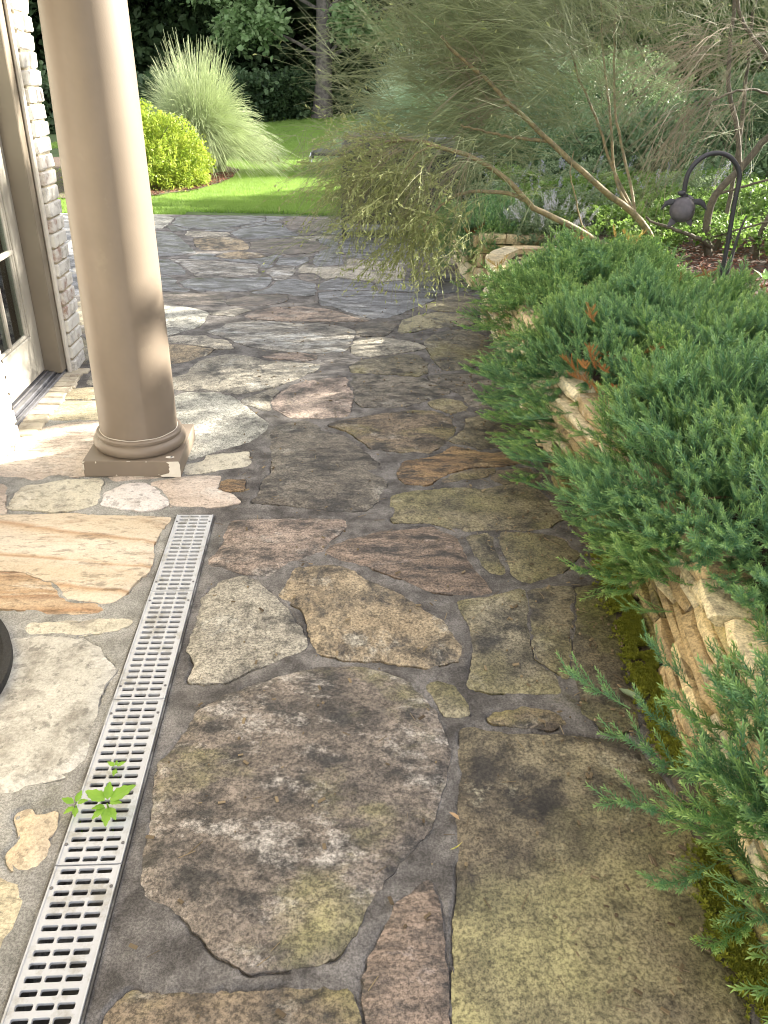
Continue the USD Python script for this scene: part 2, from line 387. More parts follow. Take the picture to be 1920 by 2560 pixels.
def mortar_mat():
    N = {'g': ('geometry', {}), 'sx': ('separate_xyz', {}),
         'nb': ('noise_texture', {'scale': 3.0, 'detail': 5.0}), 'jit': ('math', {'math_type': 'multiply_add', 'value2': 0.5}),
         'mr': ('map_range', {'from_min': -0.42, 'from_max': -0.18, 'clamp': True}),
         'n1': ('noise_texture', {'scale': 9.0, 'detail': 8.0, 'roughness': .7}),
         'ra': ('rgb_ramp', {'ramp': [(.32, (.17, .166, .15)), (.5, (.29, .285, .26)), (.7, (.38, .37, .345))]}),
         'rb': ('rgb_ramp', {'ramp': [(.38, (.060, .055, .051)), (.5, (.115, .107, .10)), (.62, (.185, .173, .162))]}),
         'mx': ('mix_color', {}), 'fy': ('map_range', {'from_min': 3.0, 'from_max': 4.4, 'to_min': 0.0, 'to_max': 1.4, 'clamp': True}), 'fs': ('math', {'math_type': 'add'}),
         'n4': ('noise_texture', {'scale': 190.0, 'detail': 3.0, 'roughness': .85}),
         'r4': ('rgb_ramp', {'ramp': [(.40, (.68,) * 3), (.5, (1, 1, 1)), (.60, (1.35,) * 3)]}),
         'm4': ('mix_color', {'blend_type': 'multiply', 'fac': 1.0, 'use_clamp': False}),
         'v': ('voronoi_texture', {'scale': 120.0}), 'rv': ('rgb_ramp', {'ramp': [(.0, (1.7,) * 3), (.16, (1, 1, 1))]}),
         'm5': ('mix_color', {'blend_type': 'multiply', 'fac': .6, 'use_clamp': False}),
         'nm': ('noise_texture', {'scale': 2.0, 'detail': 7.0, 'roughness': .7}), 'rm': ('rgb_ramp', {'ramp': [(.60, (0, 0, 0)), (.72, (.5, .5, .5))]}),
         'mm': ('mix_color', {'b': (.12, .115, .05)}),
         'h': ('math', {'math_type': 'multiply_add', 'value2': .5}),
         'b': ('bump', {'strength': .9, 'distance': .004}),
         'p': ('principled_bsdf', {'roughness': .85, 'specular_ior_level': .35})}
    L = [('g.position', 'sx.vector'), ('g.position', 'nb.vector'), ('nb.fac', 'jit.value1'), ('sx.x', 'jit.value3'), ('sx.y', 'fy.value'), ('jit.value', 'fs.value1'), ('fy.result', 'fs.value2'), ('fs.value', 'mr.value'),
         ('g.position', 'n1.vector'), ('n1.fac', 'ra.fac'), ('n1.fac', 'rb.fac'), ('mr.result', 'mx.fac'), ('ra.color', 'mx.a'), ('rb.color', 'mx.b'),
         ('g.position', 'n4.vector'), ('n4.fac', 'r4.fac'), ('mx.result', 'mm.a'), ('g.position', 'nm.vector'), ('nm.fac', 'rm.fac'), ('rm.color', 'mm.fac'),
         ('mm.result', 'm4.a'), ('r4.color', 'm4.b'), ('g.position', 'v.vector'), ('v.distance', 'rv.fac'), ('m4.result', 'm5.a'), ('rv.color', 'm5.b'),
         ('m5.result', 'p.base_color'), ('n4.fac', 'h.value1'), ('n1.fac', 'h.value3'), ('h.value', 'b.height'), ('b.normal', 'p.normal')]
    return mat('mortar', N, L)


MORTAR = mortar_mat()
PAINT = plain('taupe_paint', (.190, .153, .117), rough=.5, noise=.03, nscale=7, bump=.10, bscale=180, dirt=(.21, .175, .13), dirt_amt=.03, dscale=9)
PAINT_CHIP = plain('primer_white', (.68, .64, .56), rough=.6, noise=.03)
DOORP = plain('door_paint', (.38, .36, .315), rough=.38, noise=.02, nscale=4, bump=.03, bscale=150)
JAMB = plain('jamb_paint', (.20, .17, .13), rough=.45, noise=.03, nscale=5)
TRIM = plain('trim_white', (.66, .63, .57), rough=.45, noise=.03)
SILL = plain('threshold_metal', (.22, .22, .24), rough=.36, noise=.12, nscale=20, metallic=.6)
BRICKS = [plain(f'whitewashed_brick_{i}', c, rough=.75, noise=.05, nscale=14, bump=.7, bscale=70, dirt=d, dirt_amt=a, dscale=13)
          for i, (c, d, a) in enumerate([((.70, .68, .63), (.34, .26, .21), .14), ((.74, .72, .68), (.40, .36, .31), .2), ((.64, .61, .57), (.33, .21, .16), .34), ((.68, .66, .62), (.27, .25, .23), .28)])]
EDGEB = plain('edging_brick', (.46, .41, .32), rough=.8, noise=.12, nscale=14, bump=.7, bscale=70, dirt=(.25, .2, .15), dirt_amt=.25, dscale=12)
BRICKJ = plain('brick_mortar', (.42, .37, .27), rough=.85, noise=.1, nscale=30, bump=.6, bscale=160)
GRATE = plain('grate_grey', (.46, .47, .485), rough=.42, noise=.03, nscale=12, bump=.22, bscale=330, dirt=(.30, .29, .26), dirt_amt=.24, dscale=14)
CHAN = plain('channel_grey', (.30, .305, .30), rough=.6, noise=.1, dirt=(.04, .035, .03), dirt_amt=.7)
SCREW = plain('screw_steel', (.16, .16, .17), rough=.4, metallic=.7)
BLACK = plain('black_metal', (.022, .022, .026), rough=.5, noise=.1, nscale=20)
LAMPB = plain('dark_bronze', (.020, .019, .021), rough=.5, noise=.15, nscale=25, bump=.15, bscale=90)
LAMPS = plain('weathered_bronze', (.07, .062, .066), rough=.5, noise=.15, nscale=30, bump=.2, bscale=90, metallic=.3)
STEEL = plain('stainless', (.62, .62, .63), rough=.25, metallic=1.0, noise=.02)
RUBBER = plain('black_rubber', (.018, .018, .018), rough=.85, noise=.2, nscale=120, bump=.9, bscale=300)
SOIL = plain('planter_soil', (.075, .05, .036), rough=.95, noise=.25, nscale=18, bump=1.0, bscale=60)
GROUND = plain('forest_ground', (.045, .045, .025), rough=.95, noise=.2, nscale=2)
DIRT = plain('dirt', (.07, .058, .042), rough=.95, noise=.3, nscale=30, bump=1.0, bscale=120)
ROOFM = plain('soffit_paint', (.55, .52, .47), rough=.6)
ROOM = plain('room_wall', (.22, .22, .20), rough=.8)

# ================================================================== THE PATIO
DX0, DX1, DY1 = -.581, -.444, 2.598
NG, GL = 6, .5
wall_line = LineString([(.80, -1.2), (.82, .2), (.84, .9), (.90, 1.4), (.97, 1.8), (1.0, 2.2), (.97, 2.6), (.94, 3.2), (1.02, 4.1), (1.07, 5.2), (1.12, 5.75), (1.30, 5.95), (1.9, 6.02)])
WL = np.array(wall_line.coords)


def wall_x(y):
    return np.interp(y, WL[:11, 1], WL[:11, 0])


patio_poly = Polygon([(-1.6, -1.2), (1.15, -1.2), (1.25, 6.1), (1.6, 6.3), (1.6, 9.85), (.4, 9.84), (-1.06, 9.74), (-3.2, 9.6), (-3.2, 4.3), (-1.6, 4.3)])
drain_hole = sbox(DX0 - .006, DY1 - NG * GL - .006, DX1 + .006, DY1 + .006)
patio = numbered('/World', 'patio')
UsdGeom.Xform.Define(stage, patio)
tag(stage.GetPrimAtPath(patio), 'flagstone patio of irregular stones set in grey mortar', kind='structure')


def ragged(pts, amp, seed, step):
    pg = Polygon(pts).buffer(0)
    if pg.geom_type != 'Polygon':
        pg = max(pg.geoms, key=lambda a: a.area)
    pg = pg.buffer(.008).buffer(-.016).buffer(.015)   # soften the corners
    if pg.geom_type != 'Polygon':
        pg = max(pg.geoms, key=lambda a: a.area)
    r = pg.exterior
    n = max(12, int(r.length / step))
    q = np.array([r.interpolate(i / n, normalized=True).coords[0] for i in range(n)])
    t = np.roll(q, -1, 0) - np.roll(q, 1, 0)
    nn = np.c_[t[:, 1], -t[:, 0]] / (np.linalg.norm(t, axis=1, keepdims=True) + 1e-9)
    d = (meshkit.fbm(np.c_[q * 16, np.full(n, seed * 3.1)], 4, seed) - .5) * 2 * amp
    d += (meshkit.noise(np.c_[q * 70, np.full(n, seed * 1.7)], seed) - .5) * amp * .9
    out = Polygon(q + nn * d[:, None]).buffer(0)
    if out.geom_type != 'Polygon':
        out = max(out.geoms, key=lambda a: a.area)
    return out


def slab(poly, seed, grid, th=.0065, tilt=True):
    P, T = fill(poly, grid, min(grid, .03))
    d = shapely.distance(poly.exterior, shapely.points(P))
    th = th + (meshkit.noise(np.array([seed * 7.7, .3, .1])) - .35) * .007
    z = th + (meshkit.fbm(np.c_[P * 5, np.full(len(P), seed * 2.3)], 3, seed) - .5) * .006
    lev = meshkit.fbm(np.c_[P * 2.4, np.full(len(P), seed * 5.1)], 3, seed + 9) * 6
    z += (np.floor(lev) + np.clip((lev % 1 - .8) * 5, 0, 1)) * .0018 - .0045
    z -= np.clip(1 - d / .010, 0, 1) ** 1.6 * (th - .0015)
    n = len(P)
    # skirt
    e = np.sort(np.vstack([T[:, [0, 1]], T[:, [1, 2]], T[:, [2, 0]]]), 1)
    u, inv, cnt = np.unique(e, axis=0, return_inverse=True, return_counts=True)
    cnt = cnt[inv.ravel()]
    ed = np.vstack([T[:, [0, 1]], T[:, [1, 2]], T[:, [2, 0]]])[cnt == 1]
    V = np.vstack([np.c_[P, z], np.c_[P, np.full(n, -.012)]])
    F = np.vstack([T, np.c_[ed[:, 0], ed[:, 0] + n, ed[:, 1]], np.c_[ed[:, 1], ed[:, 0] + n, ed[:, 1] + n]])
    return trimesh.Trimesh(V, F, process=True)


STONES = [
    ('rough', [(-0.148, 1.673), (-0.02, 1.722), (0.112, 1.709), (0.213, 1.645), (0.278, 1.535), (0.292, 1.403), (0.266, 1.287), (0.233, 1.195), (0.183, 1.123), (0.134, 1.079), (0.096, 1.036), (0.061, 0.985), (0.045, 0.937), (0.004, 0.883), (-0.067, 0.872), (-0.149, 0.858), (-0.209, 0.896), (-0.25, 0.939), (-0.314, 0.995), (-0.372, 1.033), (-0.39, 1.065), (-0.4, 1.204), (-0.418, 1.38), (-0.377, 1.439), (-0.348, 1.552), (-0.271, 1.62)]),
    ('lichen', [(0.344, 1.47), (0.461, 1.446), (0.617, 1.433), (0.773, 1.42), (0.812, 1.297), (0.826, 1.136), (0.824, 0.987), (0.786, 0.841), (0.723, 0.672), (0.214, 0.688), (0.236, 0.846), (0.274, 1.04), (0.289, 1.18), (0.327, 1.357)]),
    ('brown', [(-0.361, 0.829), (-0.158, 0.82), (0.029, 0.821), (0.045, 0.795), (0.046, 0.675), (-0.381, 0.694), (-0.397, 0.791)]),
    ('redbrown', [(0.205, 1.043), (0.217, 0.979), (0.216, 0.892), (0.213, 0.804), (0.199, 0.668), (0.065, 0.674), (0.064, 0.836), (0.074, 0.871), (0.104, 0.915), (0.136, 0.982)]),
    ('grey', [(-0.301, 2.183), (-0.253, 2.161), (-0.186, 2.068), (-0.137, 1.981), (-0.099, 1.91), (-0.076, 1.842), (-0.076, 1.81), (-0.154, 1.765), (-0.23, 1.721), (-0.289, 1.669), (-0.391, 1.672), (-0.376, 1.744), (-0.415, 1.807), (-0.407, 1.916), (-0.408, 2.072), (-0.359, 2.156)]),
    ('tan', [(-0.164, 2.071), (-0.118, 2.232), (0.009, 2.26), (0.072, 2.216), (0.132, 2.145), (0.234, 2.064), (0.341, 1.939), (0.394, 1.802), (0.365, 1.75), (0.287, 1.721), (0.182, 1.748), (0.061, 1.757), (-0.034, 1.79), (-0.063, 1.877), (-0.08, 1.994)]),
    ('pinkgrey', [(-0.385, 2.478), (-0.365, 2.562), (-0.157, 2.579), (0.045, 2.569), (0.053, 2.525), (-0.007, 2.41), (-0.04, 2.347), (-0.144, 2.28), (-0.209, 2.188), (-0.296, 2.21), (-0.403, 2.261), (-0.415, 2.291), (-0.386, 2.381)]),
    ('redbrown', [(-0.024, 2.359), (0.06, 2.412), (0.199, 2.484), (0.376, 2.51), (0.464, 2.442), (0.474, 2.284), (0.512, 2.168), (0.529, 2.086), (0.449, 2.069), (0.33, 2.102), (0.243, 2.171), (0.137, 2.244), (0.041, 2.289)]),
    ('olive', [(0.249, 2.76), (0.34, 2.802), (0.503, 2.831), (0.623, 2.819), (0.77, 2.862), (0.856, 2.81), (0.892, 2.694), (0.922, 2.599), (0.83, 2.51), (0.751, 2.489), (0.633, 2.49), (0.514, 2.484), (0.458, 2.505), (0.39, 2.549), (0.242, 2.557)]),
    ('olive', [(0.5, 2.442), (0.614, 2.469), (0.598, 2.347), (0.608, 2.221), (0.582, 2.192), (0.549, 2.192), (0.526, 2.296), (0.506, 2.387)]),
    ('olive', [(0.636, 2.469), (0.746, 2.468), (0.852, 2.425), (0.896, 2.318), (0.793, 2.201), (0.671, 2.138), (0.647, 2.15), (0.622, 2.221), (0.614, 2.321)]),
    ('olivegrey', [(0.412, 2.027), (0.514, 2.051), (0.636, 2.095), (0.629, 2.029), (0.613, 1.931), (0.595, 1.828), (0.583, 1.743), (0.648, 1.671), (0.635, 1.609), (0.533, 1.607), (0.373, 1.625), (0.404, 1.696), (0.426, 1.788), (0.433, 1.899)]),
    ('olive', [(0.644, 2.095), (0.754, 2.113), (0.81, 2.106), (0.768, 1.965), (0.722, 1.826), (0.69, 1.74), (0.658, 1.613), (0.644, 1.613), (0.658, 1.68), (0.599, 1.753), (0.618, 1.896)]),
    ('darkolive', [(0.824, 2.105), (0.936, 2.131), (0.936, 2.012), (0.896, 1.844), (0.846, 1.676), (0.825, 1.535), (0.807, 1.467), (0.743, 1.444), (0.696, 1.495), (0.678, 1.531), (0.706, 1.64), (0.697, 1.689), (0.753, 1.893)]),
    ('olivegrey', [(0.264, 1.642), (0.298, 1.65), (0.341, 1.63), (0.364, 1.566), (0.366, 1.522), (0.307, 1.519), (0.294, 1.567)]),
    ('brown', [(0.438, 1.52), (0.519, 1.544), (0.603, 1.524), (0.629, 1.48), (0.577, 1.469), (0.48, 1.48), (0.409, 1.499)]),
    ('darkgrey', [(-0.24, 3.487), (-0.131, 3.537), (-0.074, 3.49), (-0.036, 3.386), (0.064, 3.354), (0.115, 3.256), (0.181, 3.133), (0.207, 3.064), (0.192, 3.016), (0.141, 2.997), (0.22, 2.924), (0.223, 2.844), (0.176, 2.711), (0.128, 2.641), (0.037, 2.633), (-0.128, 2.68), (-0.304, 2.712), (-0.28, 2.793), (-0.278, 2.878), (-0.244, 2.968), (-0.26, 3.221), (-0.281, 3.394)]),
    ('brown', [(-0.009, 3.491), (0.125, 3.578), (0.282, 3.644), (0.423, 3.685), (0.53, 3.674), (0.59, 3.598), (0.602, 3.476), (0.576, 3.36), (0.507, 3.249), (0.445, 3.175), (0.34, 3.181), (0.202, 3.215), (0.152, 3.3), (0.118, 3.354), (0.083, 3.422)]),
    ('olive', [(0.684, 3.575), (0.813, 3.64), (0.921, 3.681), (0.934, 3.554), (0.917, 3.387), (0.851, 3.253), (0.682, 3.219), (0.644, 3.261), (0.582, 3.272), (0.556, 3.311), (0.652, 3.43)]),
    ('rust', [(0.292, 3.007), (0.332, 3.084), (0.457, 3.125), (0.517, 3.186), (0.564, 3.239), (0.626, 3.204), (0.726, 3.163), (0.836, 3.179), (0.898, 3.138), (0.882, 3.068), (0.739, 3.047), (0.571, 3.018), (0.468, 2.934), (0.402, 2.862), (0.329, 2.862), (0.293, 2.915)]),
    ('brown', [(0.481, 2.912), (0.558, 2.986), (0.715, 3.013), (0.699, 2.971), (0.632, 2.925), (0.47, 2.889)]),
    ('brown', [(0.719, 2.986), (0.872, 3.025), (0.894, 2.935), (0.869, 2.863), (0.75, 2.845), (0.688, 2.912)]),
    ('pink', [(-0.293, 3.823), (-0.261, 3.929), (-0.217, 4.004), (-0.129, 4.12), (0.004, 4.163), (0.079, 4.185), (0.096, 4.012), (0.11, 3.939), (0.101, 3.698), (0.087, 3.602), (-0.026, 3.576), (-0.186, 3.574), (-0.223, 3.612), (-0.263, 3.674), (-0.291, 3.69)]),
    ('grey', [(-0.455, 3.803), (-0.388, 3.882), (-0.305, 3.974), (-0.275, 3.947), (-0.306, 3.84), (-0.3, 3.698), (-0.322, 3.665), (-0.373, 3.705), (-0.44, 3.769)]),
    ('pale', [(-0.85, 3.747), (-0.803, 3.845), (-0.761, 3.914), (-0.606, 3.917), (-0.514, 3.852), (-0.416, 3.693), (-0.311, 3.516), (-0.305, 3.432), (-0.353, 3.297), (-0.485, 3.207), (-0.585, 3.122), (-0.629, 3.087), (-0.694, 3.121), (-0.796, 3.398)]),
    ('grey', [(-0.783, 4.311), (-0.763, 4.408), (-0.692, 4.499), (-0.614, 4.558), (-0.513, 4.539), (-0.467, 4.507), (-0.362, 4.433), (-0.236, 4.438), (-0.066, 4.389), (-0.058, 4.346), (-0.145, 4.199), (-0.215, 4.118), (-0.295, 4.02), (-0.362, 3.963), (-0.502, 3.897), (-0.542, 3.923), (-0.645, 3.941), (-0.79, 3.943), (-0.848, 3.987), (-0.913, 4.097), (-0.848, 4.138), (-0.786, 4.199)]),
    ('pinkgrey', [(-0.398, 4.532), (-0.329, 4.581), (-0.199, 4.598), (-0.089, 4.544), (-0.088, 4.476), (-0.144, 4.441), (-0.28, 4.469), (-0.367, 4.493)]),
    ('greyflake', [(-0.805, 5.011), (-0.721, 5.084), (-0.689, 5.213), (-0.596, 5.247), (-0.403, 5.272), (-0.238, 5.222), (-0.092, 5.245), (0.071, 5.195), (0.157, 5.086), (0.145, 4.897), (0.11, 4.718), (0.079, 4.632), (-0.054, 4.604), (-0.23, 4.62), (-0.378, 4.662), (-0.484, 4.705), (-0.582, 4.8), (-0.703, 4.936)]),
    ('tan', [(-1.08, 4.766), (-0.928, 4.735), (-0.796, 4.68), (-0.704, 4.648), (-0.74, 4.542), (-0.815, 4.428), (-0.997, 4.336)]),
    ('grey', [(-1.099, 4.866), (-0.944, 4.919), (-0.817, 4.931), (-0.757, 4.881), (-0.661, 4.834), (-0.583, 4.665), (-0.67, 4.662), (-0.763, 4.706), (-0.942, 4.772), (-1.085, 4.79)]),
    ('pale', [(-1.251, 5.642), (-1.069, 5.621), (-0.942, 5.563), (-0.845, 5.473), (-0.857, 5.259), (-0.874, 5.101), (-1.028, 4.918), (-1.11, 4.914)]),
    ('grey', [(0.146, 4.845), (0.194, 4.916), (0.355, 4.936), (0.508, 4.861), (0.608, 4.744), (0.529, 4.682), (0.396, 4.605), (0.287, 4.558), (0.156, 4.553), (0.131, 4.637)]),
    ('darkgrey', [(0.161, 5.069), (0.195, 5.225), (0.326, 5.285), (0.485, 5.329), (0.414, 5.116), (0.367, 4.988), (0.243, 4.956), (0.167, 4.956)]),
    ('olivegrey', [(0.116, 4.365), (0.198, 4.506), (0.356, 4.539), (0.467, 4.599), (0.538, 4.596), (0.574, 4.433), (0.554, 4.253), (0.499, 4.207), (0.352, 4.227), (0.229, 4.248), (0.13, 4.252)]),
    ('darkgrey', [(0.129, 4.196), (0.268, 4.207), (0.513, 4.178), (0.57, 4.097), (0.653, 3.996), (0.626, 3.908), (0.541, 3.853), (0.474, 3.799), (0.363, 3.746), (0.272, 3.724), (0.161, 3.732), (0.126, 3.812), (0.116, 4.005)]),
    ('darkgrey', [(0.553, 4.204), (0.688, 4.25), (0.85, 4.312), (0.987, 4.317), (1.048, 4.194), (1.007, 3.961), (0.967, 3.81), (0.908, 3.747), (0.766, 3.714), (0.723, 3.753), (0.711, 3.825), (0.695, 3.953), (0.627, 4.041), (0.559, 4.151)]),
    ('olivegrey', [(0.616, 4.65), (0.602, 4.865), (0.697, 5.029), (0.86, 5.155), (0.996, 5.077), (1.082, 4.855), (1.003, 4.586), (0.863, 4.39), (0.749, 4.322), (0.659, 4.319), (0.629, 4.462)]),
    ('olive', [(0.509, 3.81), (0.605, 3.869), (0.692, 3.824), (0.701, 3.733), (0.682, 3.683), (0.607, 3.656), (0.576, 3.704), (0.528, 3.743)]),
    ('olivepale', [(0.453, 5.09), (0.499, 5.355), (0.612, 5.48), (0.762, 5.576), (0.928, 5.562), (1.049, 5.495), (0.981, 5.291), (0.837, 5.224), (0.663, 5.157), (0.558, 5.087), (0.465, 5.041)]),
    ('olivegrey', [(0.684, 5.756), (0.799, 5.886), (0.965, 6.082), (1.107, 6.073), (1.119, 5.748), (1.086, 5.611), (0.891, 5.616), (0.769, 5.632), (0.685, 5.681)]),
    ('slate', [(-0.08, 6.104), (0.061, 6.152), (0.298, 6.158), (0.485, 6.125), (0.732, 6.123), (0.837, 6.085), (0.785, 5.921), (0.668, 5.772), (0.535, 5.585), (0.401, 5.405), (0.298, 5.381), (0.183, 5.477), (0.048, 5.665), (-0.076, 5.742)]),
    ('pinkgrey', [(-0.604, 5.394), (-0.525, 5.54), (-0.387, 5.647), (-0.215, 5.674), (-0.074, 5.633), (0.013, 5.589), (0.131, 5.436), (0.278, 5.321), (0.194, 5.302), (-0.12, 5.305), (-0.367, 5.307), (-0.533, 5.337)]),
    ('slate', [(-1.189, 6.347), (-1.101, 6.514), (-0.833, 6.544), (-0.504, 6.607), (-0.478, 6.445), (-0.494, 6.32), (-0.548, 6.157), (-0.726, 6.086), (-0.982, 6.087), (-1.126, 6.192)]),
    ('greyflake', [(-1.418, 7.224), (-1.227, 7.217), (-1.053, 7.183), (-0.684, 7.092), (-0.64, 7.071), (-0.605, 6.696), (-0.78, 6.601), (-1.079, 6.567), (-1.181, 6.782), (-1.306, 7.058)]),
    ('slate', [(-1.589, 7.131), (-1.439, 7.222), (-1.319, 7.007), (-1.22, 6.779), (-1.2, 6.623), (-1.475, 6.556)]),
    ('tan', [(-1.367, 8.219), (-1.037, 8.36), (-0.915, 8.241), (-0.855, 8.119), (-0.78, 7.94), (-0.793, 7.7), (-1.015, 7.664), (-1.215, 7.654), (-1.293, 7.881)]),
    ('tan', [(-1.037, 7.395), (-0.968, 7.556), (-0.82, 7.628), (-0.657, 7.56), (-0.571, 7.442), (-0.704, 7.332), (-0.918, 7.3)]),
    ('slate', [(-1.93, 8.592), (-1.64, 8.559), (-1.398, 7.961), (-1.239, 7.51), (-1.462, 7.351), (-1.677, 7.356)]),
    ('brownslate', [(-0.782, 8.096), (-0.604, 8.279), (-0.361, 8.295), (-0.114, 8.142), (0.018, 7.907), (-0.165, 7.652), (-0.43, 7.501), (-0.616, 7.604), (-0.762, 7.732)]),
    ('slate', [(-1.039, 8.602), (-0.961, 8.83), (-0.724, 9.092), (-0.56, 9.251), (-0.46, 8.845), (-0.334, 8.571), (-0.427, 8.401), (-0.728, 8.31), (-0.857, 8.261), (-0.996, 8.433)]),
    ('slate', [(-1.717, 9.071), (-1.74, 9.521), (-1.453, 9.608), (-0.911, 9.735), (-0.764, 9.642), (-0.747, 9.413), (-0.864, 9.192), (-1.093, 8.865), (-1.333, 8.744), (-1.578, 8.859)]),
    ('pale', [(-2.151, 9.544), (-1.853, 9.547), (-1.766, 9.431), (-1.766, 8.986), (-1.776, 8.758), (-1.971, 8.673)]),
    ('slate', [(-0.742, 9.734), (-0.514, 9.68), (-0.598, 9.435), (-0.714, 9.335)]),
    ('brownslate', [(-0.541, 9.402), (-0.415, 9.677), (-0.205, 9.727), (0.051, 9.659), (0.061, 9.005), (-0.123, 8.83), (-0.422, 8.865)]),
    ('slate', [(-0.457, 7.373), (-0.217, 7.462), (-0.201, 7.266), (-0.292, 7.064), (-0.483, 7.086)]),
    ('slate', [(-0.13, 7.587), (-0.051, 7.652), (0.107, 7.511), (0.113, 7.142), (-0.122, 7.036), (-0.149, 7.271)]),
    ('greyflake', [(-0.56, 6.838), (-0.476, 6.978), (-0.322, 7.042), (-0.308, 6.813), (-0.344, 6.585), (-0.437, 6.491), (-0.492, 6.661)]),
    ('brownslate', [(-0.267, 6.68), (-0.168, 6.756), (-0.095, 6.605), (-0.143, 6.493), (-0.222, 6.508)]),
    ('brownslate', [(-0.754, 5.846), (-0.59, 5.995), (-0.326, 6.013), (-0.318, 5.84), (-0.427, 5.728), (-0.545, 5.68), (-0.736, 5.682)]),
    ('brownslate', [(-1.333, 6.024), (-1.046, 6.026), (-0.782, 5.934), (-0.773, 5.706), (-0.995, 5.692), (-1.269, 5.691)]),
    ('grey', [(-0.841, 5.473), (-0.64, 5.588), (-0.567, 5.537), (-0.67, 5.39), (-0.817, 5.412)]),
    ('slate', [(0.368, 6.417), (0.575, 6.539), (0.916, 6.523), (1.162, 6.543), (1.122, 6.229), (0.87, 6.152), (0.737, 6.17), (0.453, 6.212)]),
    ('slate', [(-0.083, 6.423), (0.065, 6.607), (0.154, 6.549), (0.34, 6.448), (0.328, 6.211), (0.061, 6.199), (-0.08, 6.173)]),
    ('slate', [(0.804, 6.898), (0.973, 6.985), (1.213, 6.934), (1.176, 6.632), (0.923, 6.58), (0.772, 6.599)]),
    ('grey', [(-1.48, 8.637), (-1.078, 8.618), (-1.009, 8.445), (-1.086, 8.367), (-1.367, 8.299), (-1.474, 8.407)]),
    ('slate', [(-0.105, 8.388), (0.056, 8.274), (0.108, 7.552), (0.06, 7.174), (-0.09, 7.01)]),
    ('pinkcream', [(-1.394, 3.33), (-1.348, 3.421), (-1.243, 3.494), (-1.098, 3.515), (-0.995, 3.255), (-0.936, 3.01), (-1.022, 2.942), (-1.063, 2.931), (-1.119, 2.959), (-1.163, 2.942), (-1.195, 2.893), (-1.244, 2.925), (-1.293, 2.941), (-1.356, 2.941), (-1.401, 2.985), (-1.396, 3.054), (-1.381, 3.138), (-1.368, 3.175), (-1.389, 3.251)]),
    ('yellowcream', [(-1.418, 3.746), (-1.406, 3.77), (-1.349, 3.78), (-1.148, 3.784), (-1.076, 3.541), (-1.209, 3.531), (-1.267, 3.538), (-1.361, 3.536)]),
    ('yellowcream', [(-1.389, 3.864), (-1.388, 3.913), (-1.325, 3.95), (-1.213, 3.974), (-1.16, 3.809), (-1.285, 3.807), (-1.372, 3.796)]),
    ('cream', [(-1.232, 2.845), (-1.173, 2.866), (-1.073, 2.898), (-0.945, 2.909), (-0.927, 2.856), (-0.918, 2.763), (-0.909, 2.694), (-0.967, 2.655), (-1.043, 2.639), (-1.136, 2.651), (-1.221, 2.666), (-1.23, 2.743)]),
    ('whitepink', [(-0.882, 2.713), (-0.893, 2.793), (-0.831, 2.856), (-0.756, 2.861), (-0.703, 2.814), (-0.65, 2.732), (-0.638, 2.688), (-0.668, 2.655), (-0.72, 2.64), (-0.807, 2.664), (-0.876, 2.689)]),
    ('pinkcream', [(-0.743, 2.868), (-0.623, 2.927), (-0.457, 2.938), (-0.466, 2.817), (-0.396, 2.768), (-0.358, 2.71), (-0.474, 2.672), (-0.613, 2.682), (-0.657, 2.778)]),
    ('rust', [(-0.453, 2.904), (-0.358, 2.904), (-0.355, 2.817), (-0.436, 2.797), (-0.464, 2.838)]),
    ('cream', [(-0.536, 3.134), (-0.369, 3.177), (-0.347, 3.042), (-0.469, 2.997), (-0.609, 2.959), (-0.622, 3.041), (-0.548, 3.076)]),
    ('banded', [(-1.301, 2.602), (-0.984, 2.615), (-0.605, 2.585), (-0.622, 2.513), (-0.637, 2.399), (-0.615, 2.308), (-0.614, 2.221), (-0.657, 2.14), (-0.672, 2.076), (-0.701, 2.045), (-0.832, 2.078), (-0.91, 2.171), (-1.027, 2.233), (-1.168, 2.249)]),
    ('orange', [(-1.163, 2.235), (-1.023, 2.222), (-0.912, 2.164), (-0.836, 2.069), (-0.702, 2.037), (-0.71, 1.997), (-0.842, 1.993), (-0.955, 2.019), (-1.089, 2.039)]),
    ('cream', [(-0.92, 1.903), (-0.904, 1.948), (-0.783, 1.957), (-0.631, 1.96), (-0.607, 1.942), (-0.66, 1.904), (-0.757, 1.886), (-0.847, 1.896)]),
    ('greycream', [(-0.992, 1.819), (-0.932, 1.868), (-0.843, 1.882), (-0.752, 1.869), (-0.68, 1.823), (-0.654, 1.771), (-0.603, 1.72), (-0.627, 1.664), (-0.627, 1.592), (-0.618, 1.532), (-0.616, 1.483), (-0.602, 1.406), (-0.632, 1.356), (-0.72, 1.314), (-0.799, 1.3)]),
    ('tancream', [(-0.711, 1.241), (-0.684, 1.253), (-0.669, 1.236), (-0.626, 1.238), (-0.617, 1.2), (-0.63, 1.177), (-0.614, 1.135), (-0.624, 1.097), (-0.669, 1.104), (-0.683, 1.132), (-0.695, 1.138), (-0.678, 1.173), (-0.698, 1.203)]),
    ('pinkcream', [(-1.357, 2.866), (-1.325, 2.855), (-1.299, 2.834), (-1.254, 2.694), (-1.215, 2.61), (-1.227, 2.583), (-1.253, 2.583)]),
]

